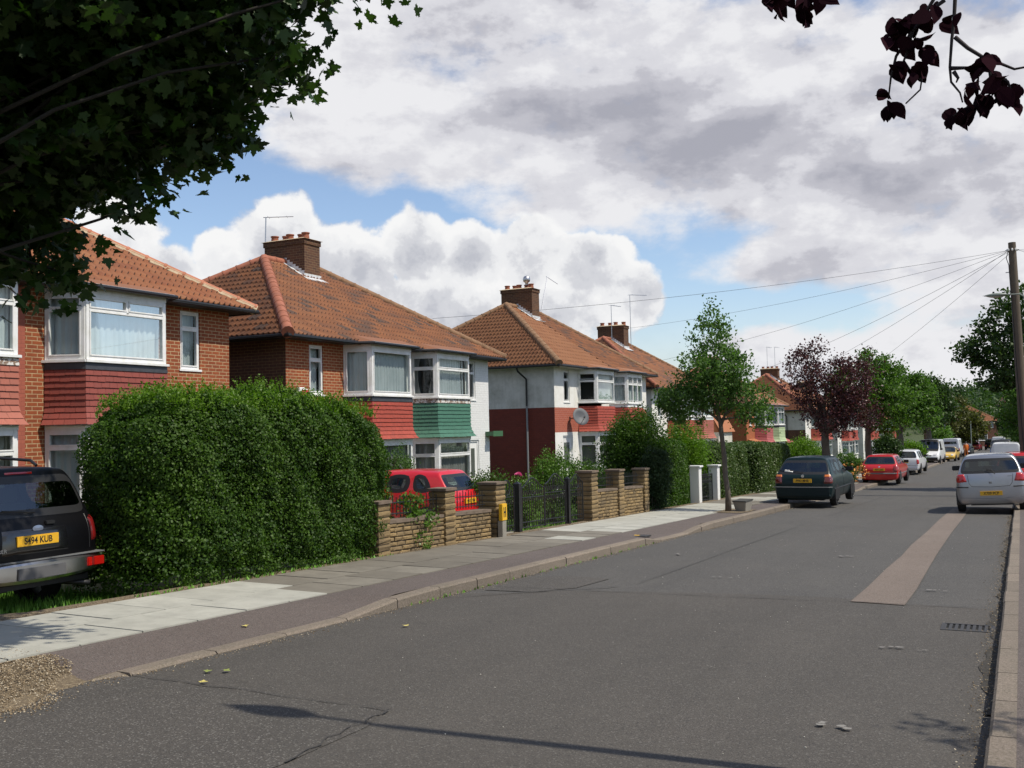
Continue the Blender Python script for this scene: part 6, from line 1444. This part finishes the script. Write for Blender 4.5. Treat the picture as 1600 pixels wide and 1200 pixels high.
    for y in (P.get('ra', .65), L-P.get('fa', .78)):
        for s in (-1, 1):
            w = bpy.data.objects.new('wheel', None)
            k = MB(); k.lathe((s*(W-.20), y, r_), (s, 0, 0), [(r_-.10, 0), (r_-.02, 0), (r_, .03), (r_, .15), (r_-.015, .185), (r_-.085, .19)], RUB, 26); tw = k.build('wheel', t, smooth='auto')
            k = MB(); k.lathe((s*(W-.20), y, r_), (s, 0, 0), [(r_-.085, .188), (r_-.10, .165), (r_-.15, .175), (.05, .185), (.045, .2), (0, .2)], P.get('rim', RIM), 20)
            for a in range(8): c, d = math.cos(a*.785), math.sin(a*.785); k.box(-.012, .012, -.02, .02, 0, r_-.14, TRIM, Matrix.Translation((s*(W-.012), y, r_)) @ Matrix.Rotation(a*.785, 4, 'X') @ Matrix.Translation((0, 0, .05)))
            k.build('rim', tw)
            k = MB(); ra = r_+.055; n = 18; xo = s*(W-.035 if False else W*.988)
            arc = [(y+ra*math.cos(R(-15)+a*R(210)/n), r_+ra*math.sin(R(-15)+a*R(210)/n)) for a in range(n+1)]
            k.raw([(s*(W+.004), a, b) for a, b in arc]+[(s*(W-.3), a, b) for a, b in arc], [tuple(range(n+1))]+[(i, i+1, n+2+i, n+1+i) for i in range(n)], TRIM); k.build('wheel_arch', t)
    return t_
def rearlamps(C, pts, mt=REDL, sidepts=None, amber=None):
    for s in (1, -1):
        p = [(s*a, b) for a, b in pts]; o = C['patch']('rear_lamp', p, mt, off=.02)
        if sidepts: C['patch']('lamp_side', sidepts, mt, side='s', off=.012, x=s, par=o)
        if amber: C['patch']('indicator', [(s*a, b) for a, b in amber], AMB, off=.026, par=o)
def plate(C, x, z, reg, w=.52, h=.11, mt=PLATE, rake=0, off=.02, lsize=.098):
    p = C['surf'](x, z-.03, 'r', off); M = Matrix.Translation((x, p.y-.004, z)) @ Matrix.Rotation(rake, 4, 'X')
    k = MB(); k.box(-w/2, w/2, -.004, .03, -h/2, h/2, mt, M); o = k.build('number_plate', C['t'], bevel=.003)
    text(o, reg, lsize, M @ Matrix.Translation((0, -.0045, -.002)) @ Matrix.Rotation(R(90), 4, 'X'), INK, sx=.86, depth=.0015, bold=.0018)
    return M
def mirrors(C, P, mt):
    for s in (1, -1):
        k = MB(); y = P['wb']-.42; W = P['W']; z = P['belt']+.05; k.box(s*(W-.08), s*(W+.13), y-.01, y+.08, z-.03, z+.10, mt); k.tube([(s*(W-.12), y+.04, z-.02), (s*(W+.02), y+.04, z)], .03, mt, 6); k.build('door_mirror', C['t'], bevel=.02)
def wiper(C, x0, z0, x1, z1):
    p, q = C['surf'](x0, z0, 'r', .02), C['surf'](x1, z1, 'r', .025)
    if p and q: k = MB(); k.tube([p-Vector((0, .01, 0)), q-Vector((0, .02, 0))], .009, TRIM, 5); d = (q-p)*.32; r = C['surf'](x1-(x0-x1)*.9, z1, 'r', .02); 
    if r: k.tube([q-Vector((0, .015, 0))-d, r-Vector((0, .008, 0))], .008, TRIM, 5)
    k.build('wiper', C['t'])
PG = dict(L=4.0, W=.85, H=1.45, belt=.92, hood=.88, nose=.72, rt=.55, wf=2.25, wb=3.0, yC=.98, yB=1.78, ra=.72, fa=.76, rb=.08, wide=.55)

# dark green hatchback
DG = mat('paint_dark_green', (.002, .013, .015), .35, 0, spec=.3, coat=.12)
C = car('dark green hatchback parked half on the kerb, seen from behind', PG, DG, (-5.72, 30.35, zr(30.4)+.04), R(-1.5))
rearlamps(C, [(.80, .68), (.60, .68), (.62, .90), (.78, .90)], mat('dark_lens', (.12, .008, .006), .2, coat=1), [(.03, .68), (.16, .70), (.16, .88), (.05, .90)], [(.79, .86), (.60, .86), (.61, .93), (.77, .93)])
plate(C, -.0, .76, 'P943 MHR')
C['patch']('bumper', [(-.84, .30), (.84, .30), (.84, .58), (-.84, .58)], mat('bumper_dark', (.004, .014, .016), .5, spec=.3), off=.045, n=16)
C['line']('bumper_strip', [(-.8, .575), (0, .575), (.8, .575)], .012, TRIMG, off=.045)
C['line']('shut_line', [(-.58, .60), (-.58, .92)], .004, TRIM); C['line']('shut_line', [(.58, .60), (.58, .92)], .004, TRIM)
p = C['surf'](0, .89); k = MB(); k.lathe(p-Vector((0, .004, 0)), (0, -1, 0), [(0, 0), (.045, 0), (.045, .012), (0, .014)], CHR, 16); k.build('badge', C['t'])
wiper(C, 0, .98, -.38, 1.04); mirrors(C, PG, TRIM)
for s in (1, -1): C['line']('side_strip', [(.25, .52), (3.6, .52)], .018, TRIM, side='s', x=s, n=14, off=.004); C['line']('door_line', [(1.78, .3), (1.8, .9)], .004, TRIM, side='s', x=s)
k = MB(); k.tube([(0, .62, 1.41), (0, .5, 1.62)], .005, TRIM, 5); k.build('antenna', C['t'])
C['patch']('sun_sticker', [(-.55, 1.02), (-.30, 1.0), (-.30, 1.05), (-.55, 1.07)], WHITEP, off=.004, n=3)

# red hatchback
PA = dict(PG, L=4.05, W=.85, H=1.41, belt=.92, rt=.48, rb=.14, wr=.72)
C = car('bright red hatchback with a grey bumper strip parked half on the left kerb', PA, paint('red', (.52, .012, .014)), (-6.0, 50.6, zr(50.6)+.05), R(-2))
rearlamps(C, [(.80, .60), (.66, .60), (.64, .88), (.77, .88)], mat('lens_dim', (.25, .01, .01), .2, coat=1), [(.05, .62), (.15, .62), (.15, .86), (.08, .86)])
plate(C, 0, .70, 'R371 LHV'); C['line']('bumper_strip', [(-.83, .52), (0, .52), (.83, .52)], .035, TRIMG, off=.0)
for s in (1, -1): C['line']('side_strip', [(.2, .5), (3.7, .5)], .02, TRIMG, side='s', x=s, n=14)
C['patch']('badge', [(-.04, .80), (.04, .80), (.04, .86), (-.04, .86)], CHR, off=.01, n=3); mirrors(C, PA, TRIM)
C['line']('shut_line', [(-.62, .55), (-.62, .9)], .004, TRIM); C['line']('shut_line', [(.62, .55), (.62, .9)], .004, TRIM)

# silver hatchback on the right
PY = dict(L=3.65, W=.83, H=1.50, belt=.98, hood=.95, nose=.74, rt=.30, wf=1.95, wb=2.8, yC=.92, yB=1.66, ra=.52, fa=.72, rb=.05, wr=.75, wide=.55, bow=.06, wheel=.29)
SV = paint('silver', (.36, .37, .40), .85, .34)
C = car('silver hatchback with a curved rear wiper parked half on the right kerb, seen from behind', PY, SV, (-.70, 28.75, zr(28.8)+.045), R(1.2))
C['t'].rotation_euler[1] = R(-2.2)
rearlamps(C, [(.80, .78), (.55, .80), (.61, 1.0), (.78, .99)], REDL, [(.03, .79), (.2, .82), (.18, .97), (.05, .98)])
C['line']('tailgate_line', [(-.53, .98), (-.50, .76), (-.44, .68), (0, .66), (.44, .68), (.50, .76), (.53, .98)], .005, TRIM, n=8)
plate(C, 0, .50, 'X709 PCP')
for s in (1, -1): C['line']('bumper_insert', [(s*.52, .66), (s*.80, .67)], .016, TRIM, off=.004)
C['line']('bumper_line', [(-.8, .40), (0, .37), (.8, .40)], .006, TRIMG)
C['patch']('badge', [(-.035, .745), (.035, .745), (.035, .80), (-.035, .80)], TRIMG, off=.012, n=3); C['patch']('emblem', [(.4, .915), (.5, .92), (.5, .935), (.4, .93)], TRIMG, off=.005, n=3)
wiper(C, .12, .985, .02, 1.10); mirrors(C, PY, TRIM)
C['line']('door_line', [(1.7, .3), (1.72, .95)], .004, TRIM, side='s', x=-1)
for s in (1, -1): C['line']('roof_line', [(s*.56, 1.44), (s*.1, 1.47)], .0, TRIM) if False else None

# white estate, vans, yellow car and the far traffic
PE = dict(PG, L=4.4, W=.87, H=1.47, belt=.94, rt=.28, rb=.05, wf=2.6, wb=3.35, yC=1.25, yB=2.1, wr=.76, ra=.9)
WP = paint('white', (.72, .73, .76), 0, .35)
C = car('white estate car parked behind the red hatchback, its back to the viewer', PE, WP, (-6.35, 65.6, zr(65.6)+.06), R(-2))
rearlamps(C, [(.83, .60), (.72, .60), (.72, .88), (.81, .88)], REDL, [(.05, .62), (.15, .62), (.15, .86), (.06, .86)])
plate(C, 0, .74, 'N218 TGO'); C['patch']('bumper', [(-.86, .34), (.86, .34), (.86, .52), (-.86, .52)], WP, off=.06, n=14); C['line']('bumper_strip', [(-.8, .53), (0, .53), (.8, .53)], .014, TRIM, off=.05); mirrors(C, PE, TRIM)
PV = dict(L=4.6, W=.96, H=2.02, belt=1.12, hood=1.02, nose=.80, rt=.08, rb=.03, wf=2.95, wb=3.75, yC=1.25, yB=2.1, wr=.84, ra=.8, fa=.85, nowin=(2, 4), norear=True, van=True, wheel=.32, flatrear=True, bow=.03, wide=.6, sill=.28)
VW = paint('van_white', (.74, .75, .76), 0, .4)
C = car('white van facing the viewer behind the white estate car', PV, VW, (-6.75, 95.5, zr(95.5)+.1), R(177), cat='van', group='vans parked down the street', name='parked_van')
for s in (1, -1): C['patch']('headlamp', [(s*.82, .74), (s*.5, .72), (s*.5, .84), (s*.80, .88)], WHL, side='f', off=.02)
C['patch']('front_bumper', [(-.88, .34), (.88, .34), (.86, .56), (-.86, .56)], TRIM, side='f', off=.05, n=14); C['patch']('grille', [(-.35, .66), (.35, .66), (.35, .74), (-.35, .74)], TRIM, side='f', off=.01); mirrors(C, PV, TRIM)
PM = dict(PG, L=3.9, W=.84, H=1.30, belt=.84, hood=.80, nose=.62, rt=1.1, wf=1.7, wb=2.45, yC=1.25, yB=1.45, rb=.1, nowin=(2,))
C = car('yellow car parked nose towards the viewer between the two white vans', PM, paint('yellow', (.72, .46, .06)), (-5.95, 105.2, zr(105)+.06), R(176))
for s in (1, -1): C['patch']('headlamp', [(s*.68, .55), (s*.46, .55), (s*.46, .66), (s*.66, .66)], WHL, side='f', off=.02)
C['patch']('number_plate', [(-.26, .40), (.26, .40), (.26, .50), (-.26, .50)], PLATEW, side='f', off=.02); mirrors(C, PM, TRIM)
PV2 = dict(PV, H=2.0, norear=False, rinset=.3)
C = car('second white van with two small rear door windows, back to the viewer', PV2, paint('van_pale', (.62, .64, .68), 0, .4), (-6.6, 116, zr(116)+.1), R(-3), cat='van', group='vans parked down the street', name='parked_van')
rearlamps(C, [(.92, .7), (.82, .7), (.82, .95), (.90, .95)]); C['patch']('bumper', [(-.9, .34), (.9, .34), (.9, .5), (-.9, .5)], TRIM, off=.04); C['patch']('number_plate', [(-.26, .56), (.26, .56), (.26, .66), (-.26, .66)], PLATE, off=.02)
def simple_car(label, P, colm, loc, rz, front=False, cat='car', group='cars far down the street'):
    C = car(label, P, colm, loc, rz, cat=cat, group=group)
    if front:
        for s in (1, -1): C['patch']('headlamp', [(s*.72, .55), (s*.5, .55), (s*.5, .68), (s*.70, .68)], WHL, side='f', off=.02, n=3)
    else:
        rearlamps(C, [(.80, .64), (.62, .64), (.62, .86), (.78, .86)]); C['patch']('number_plate', [(-.26, .6), (.26, .6), (.26, .71), (-.26, .71)], PLATE, off=.02, n=3)
    mirrors(C, P, TRIM); return C
BLK = mat('paint_black', (.003, .003, .004), .35, 0, spec=.2, coat=.06)
simple_car('dark car parked beyond the second white van on the left', PG, BLK, (-5.6, 128, zr(128)+.05), R(177), True)
PS = dict(L=4.6, W=.93, H=1.80, belt=1.18, hood=1.12, nose=.86, rt=.14, wf=2.7, wb=3.35, yC=1.2, yB=2.05, ra=.85, fa=.85, rb=.04, wr=.80, wheel=.37, sill=.40, wide=.75, bow=.03)
simple_car('dark off-road car driving away in the middle of the far road', PS, BLK, (-4.3, 180, zr(180)), R(-2))
simple_car('dark red car parked on the left far down the road', PG, paint('maroon', (.25, .01, .012)), (-6.6, 176, zr(176)), R(-4))
simple_car('red car parked on the right directly beyond the silver hatchback', dict(PG, H=1.45, belt=.94), MATS['paint_red'], (.02, 36.2, zr(36.2)+.09), R(1), group='cars parked along the kerb')
simple_car('pale grey saloon beyond the red car on the right', dict(PE, H=1.40), SV, (-.45, 50.5, zr(50.5)+.05), R(1), group='cars parked along the kerb')
C = car('small white van parked on the right behind the pale saloon', dict(PV, H=1.85, W=.85, norear=True), VW, (-.75, 64, zr(64)+.05), R(1), cat='van', group='vans parked down the street', name='parked_van'); rearlamps(C, [(.82, .7), (.74, .7), (.74, .95), (.80, .95)])
simple_car('dark blue van parked facing the viewer far down on the right', dict(PV, H=1.95), paint('navy', (.02, .03, .07), .2), (-1.55, 106, zr(106)+.05), R(179), True, cat='van', group='vans parked down the street')
simple_car('white van at the far end of the road on the right', dict(PV, H=2.1), VW, (-2.6, 150, zr(150)+.05), R(1), cat='van', group='vans parked down the street')

# red hatchback in the front garden, tail to the gates
PR = dict(L=3.7, W=.79, H=1.43, belt=.93, hood=.9, nose=.7, rt=.42, wf=2.05, wb=2.75, yC=1.02, yB=1.72, ra=.6, fa=.72, rb=.1, wr=.76, wide=.55, bow=.07)
C = car('bright red small hatchback parked in the front garden behind the stone wall', PR, paint('signal_red', (.56, .01, .018)), (-10.95, 19.75, gz(-11.5, 19.7)+.04), R(90), group='cars in the front gardens')
rearlamps(C, [(.76, .62), (.62, .62), (.62, .86), (.73, .86)], REDL); plate(C, 0, .72, 'N137 YEV')
C['patch']('bumper', [(-.77, .3), (.77, .3), (.77, .52), (-.77, .52)], MATS['paint_signal_red'], off=.05, n=14); wiper(C, .0, .95, .3, 1.02); mirrors(C, PR, TRIM)
k = MB(); k.tube([(0, 2.0, 1.4), (0, 1.85, 1.7)], .005, TRIM, 5); k.build('antenna', C['t'])
# black off-road car on the nearest drive
PX = dict(L=4.7, W=.90, H=1.68, belt=1.10, hood=1.08, nose=.85, rt=.30, wf=2.85, wb=3.5, yC=1.25, yB=2.1, ra=.98, fa=.85, rb=.10, wr=.78, wheel=.38, sill=.42, wide=.75, bow=.03)
C = car('black off-road car with a chrome rear bumper on the driveway beside the tall hedge', PX, BLK, (-9.62, 7.62, gz(-10.2, 7.6)+.0), R(90), group='cars in the front gardens')
X_ = C['t']
k = MB(); n = 20; prof = [(-.0, .44), (-.06, .43), (-.115, .47), (-.12, .56), (-.12, .63), (-.09, .66), (.06, .66), (.06, .44)]
vs = []
for i in range(n+1):
    x = lerp(-.93, .93, i/n); e = .12*abs(x/.93)**6; lift = .05*abs(x/.93)**2
    for a, b in prof: vs.append((x, a+e+.02*(x/.93)**2, b+(lift if b < .5 else 0)))
m_ = len(prof); k.raw(vs, [(i*m_+j, i*m_+(j+1) % m_, (i+1)*m_+(j+1) % m_, (i+1)*m_+j) for i in range(n) for j in range(m_)]+[tuple(range(m_)), tuple(range(n*m_, n*m_+m_))], mat('bumper_chrome', rough=.28, metal=1, colr=(.55, .55, .57))); bp = k.build('rear_bumper', X_, smooth='auto')
k = MB(); k.box(-.86, .86, -.10, .10, .662, .675, TRIMG); k.build('bumper_pad', bp, bevel=.004)
k = MB(); k.box(-.30, .30, -.135, -.115, .475, .60, mat('bumper_recess', (.11, .11, .115), .4)); k.build('plate_recess', bp, bevel=.006)
for s in (1, -1):
    for a, b in ((.60, .67), (.69, .84)):
        k = MB(); k.box(s*a, s*b, -.15+abs(b)*.04, -.08, .52, .62, REDL); k.build('bumper_lamp', bp, bevel=.008)
rearlamps(C, [(.80, .80), (.75, .80), (.75, 1.06), (.78, 1.06)], mat('lens_dark', (.2, .01, .01), .25, coat=1), [(.04, .80), (.14, .80), (.14, 1.08), (.08, 1.08)])
C['line']('tailgate_line', [(-.72, .72), (-.72, 1.1)], .005, TRIM); C['line']('tailgate_line', [(.72, .72), (.72, 1.1)], .005, TRIM)
C['patch']('plate_panel', [(-.42, .74), (.42, .74), (.40, 1.00), (-.40, 1.00)], mat('panel_black', (.006, .006, .008), .25, coat=1), off=.018, n=10)
plate(C, 0, .88, 'S494 KUB', off=.02)
q = C['surf'](.02, 1.0); k = MB()
k.lathe(q+Vector((0, -.012, 0)), (0, -1, 0), [(0, 0), (.032, 0), (.034, .008), (0, .012)], mat('badge_blue', (.25, .3, .42), .25, .6), 20)
for i in range(len(k.v)): x, y, z = k.v[i]; k.v[i] = (q.x+(x-q.x)*2.0, y, z)
k.build('oval_badge', X_); q = C['surf'](-.5, .80, 'r'); text(X_, 'EXPLORER', .055, Matrix.Translation((-.52, q.y-.012, .795)) @ Matrix.Rotation(R(90), 4, 'X'), CHR, sx=1.15)
q = C['surf'](.34, 1.05); k = MB(); k.tube([(.16, q.y-.03, 1.02), (.2, q.y-.05, 1.06), (.34, q.y-.05, 1.085), (.6, q.y-.03, 1.09), (.8, q.y+.02, 1.09)], .012, CHR, 6) if False else k.box(.14, .26, q.y-.035, q.y+.03, 1.03, 1.07, TRIM); k.build('tailgate_handle', X_, bevel=.008)
q = C['surf'](0, 1.60); C['patch']('brake_light', [(-.17, 1.585), (.17, 1.585), (.17, 1.61), (-.17, 1.61)], REDL, off=.012, n=6)
for s in (1, -1):
    k = MB(); k.tube([(s*.62, .75, 1.66), (s*.62, .85, 1.72), (s*.62, 1.4, 1.75), (s*.62, 2.3, 1.75), (s*.62, 2.6, 1.67)], .018, TRIM, 8); k.build('roof_rail', X_, smooth='auto')
k = MB(); k.tube([(.42, .35, .36), (.62, .10, .33), (.72, -.02, .32)], .03, TRIM, 10); k.build('exhaust_pipe', X_, smooth=True)
k = MB(); k.box(-.7, .7, .86, 1.0, .30, .40, TRIM); k.box(-.12, .12, .6, 1.2, .26, .42, TRIM); k.box(-.75, .75, .05, .6, .36, .46, TRIM); k.build('axle', X_)
wiper(C, .05, 1.16, -.35, 1.2); mirrors(C, PX, BLK)
simple_car('dark blue car on the drive behind the white gateposts, only its roof showing', PG, BLK, (-11.2, 36.2, gz(-11, 36)), R(80), group='cars in the front gardens')

# person in orange work clothes beside the second van
pe = thing('person', 'person in orange work clothes standing beside the second white van', 'person', (-4.95, 112.5, zr(112.5)), R(20))
bm = bmesh.new(); J = dict(p=(0, 0, .95), c=(0, 0, 1.25), n=(0, 0, 1.46), h=(0, .02, 1.60), t=(0, .02, 1.70), la=(-.2, 0, 1.40), le=(-.25, .02, 1.12), lw=(-.22, .15, .92), ra=(.2, 0, 1.40), re=(.25, .02, 1.12), rw=(.24, .12, .90), lh=(-.1, 0, .9), lk=(-.11, .03, .5), lf=(-.11, 0, .08), lt=(-.12, .16, .04), rh=(.1, 0, .9), rk=(.12, .02, .5), rf=(.13, -.03, .08), rt=(.14, .13, .04))
V = {k: bm.verts.new(v) for k, v in J.items()}
for a, b in (('p', 'c'), ('c', 'n'), ('n', 'h'), ('h', 't'), ('n', 'la'), ('la', 'le'), ('le', 'lw'), ('n', 'ra'), ('ra', 're'), ('re', 'rw'), ('p', 'lh'), ('lh', 'lk'), ('lk', 'lf'), ('lf', 'lt'), ('p', 'rh'), ('rh', 'rk'), ('rk', 'rf'), ('rf', 'rt')): bm.edges.new((V[a], V[b]))
me = bpy.data.meshes.new('body'); bm.to_mesh(me); bm.free()
ob = bpy.data.objects.new('tmp', me); col.objects.link(ob); ob.modifiers.new('k', 'SKIN'); ob.modifiers.new('s', 'SUBSURF').levels = 1
rad = dict(p=.15, c=.16, n=.07, h=.1, t=.07, la=.07, le=.05, lw=.035, ra=.07, re=.05, rw=.035, lh=.1, lk=.07, lf=.05, lt=.04, rh=.1, rk=.07, rf=.05, rt=.04)
for i, kx in enumerate(J): me.skin_vertices[0].data[i].radius = (rad[kx],)*2
me.skin_vertices[0].data[0].use_root = True
bpy.context.view_layer.update(); m2 = bpy.data.meshes.new_from_object(ob.evaluated_get(bpy.context.evaluated_depsgraph_get())); bpy.data.objects.remove(ob); m2.polygons.foreach_set('use_smooth', [True]*len(m2.polygons))
m2.materials.clear(); m2.materials.append(mat('work_orange', (.75, .18, .02), .8)); m2.materials.append(mat('skin', (.45, .27, .2), .6)); m2.materials.append(mat('work_trousers', (.5, .14, .02), .8))
for p in m2.polygons: p.material_index = 1 if p.center.z > 1.49 else 2 if p.center.z < .92 else 0
link('body', m2, pe); k = MB(); k.lathe((0, .0, 1.62), (0, 0, 1), [(.108, 0), (.112, .05), (.085, .11), (0, .13)], TRIM, 14); k.build('hair', pe, smooth=True)
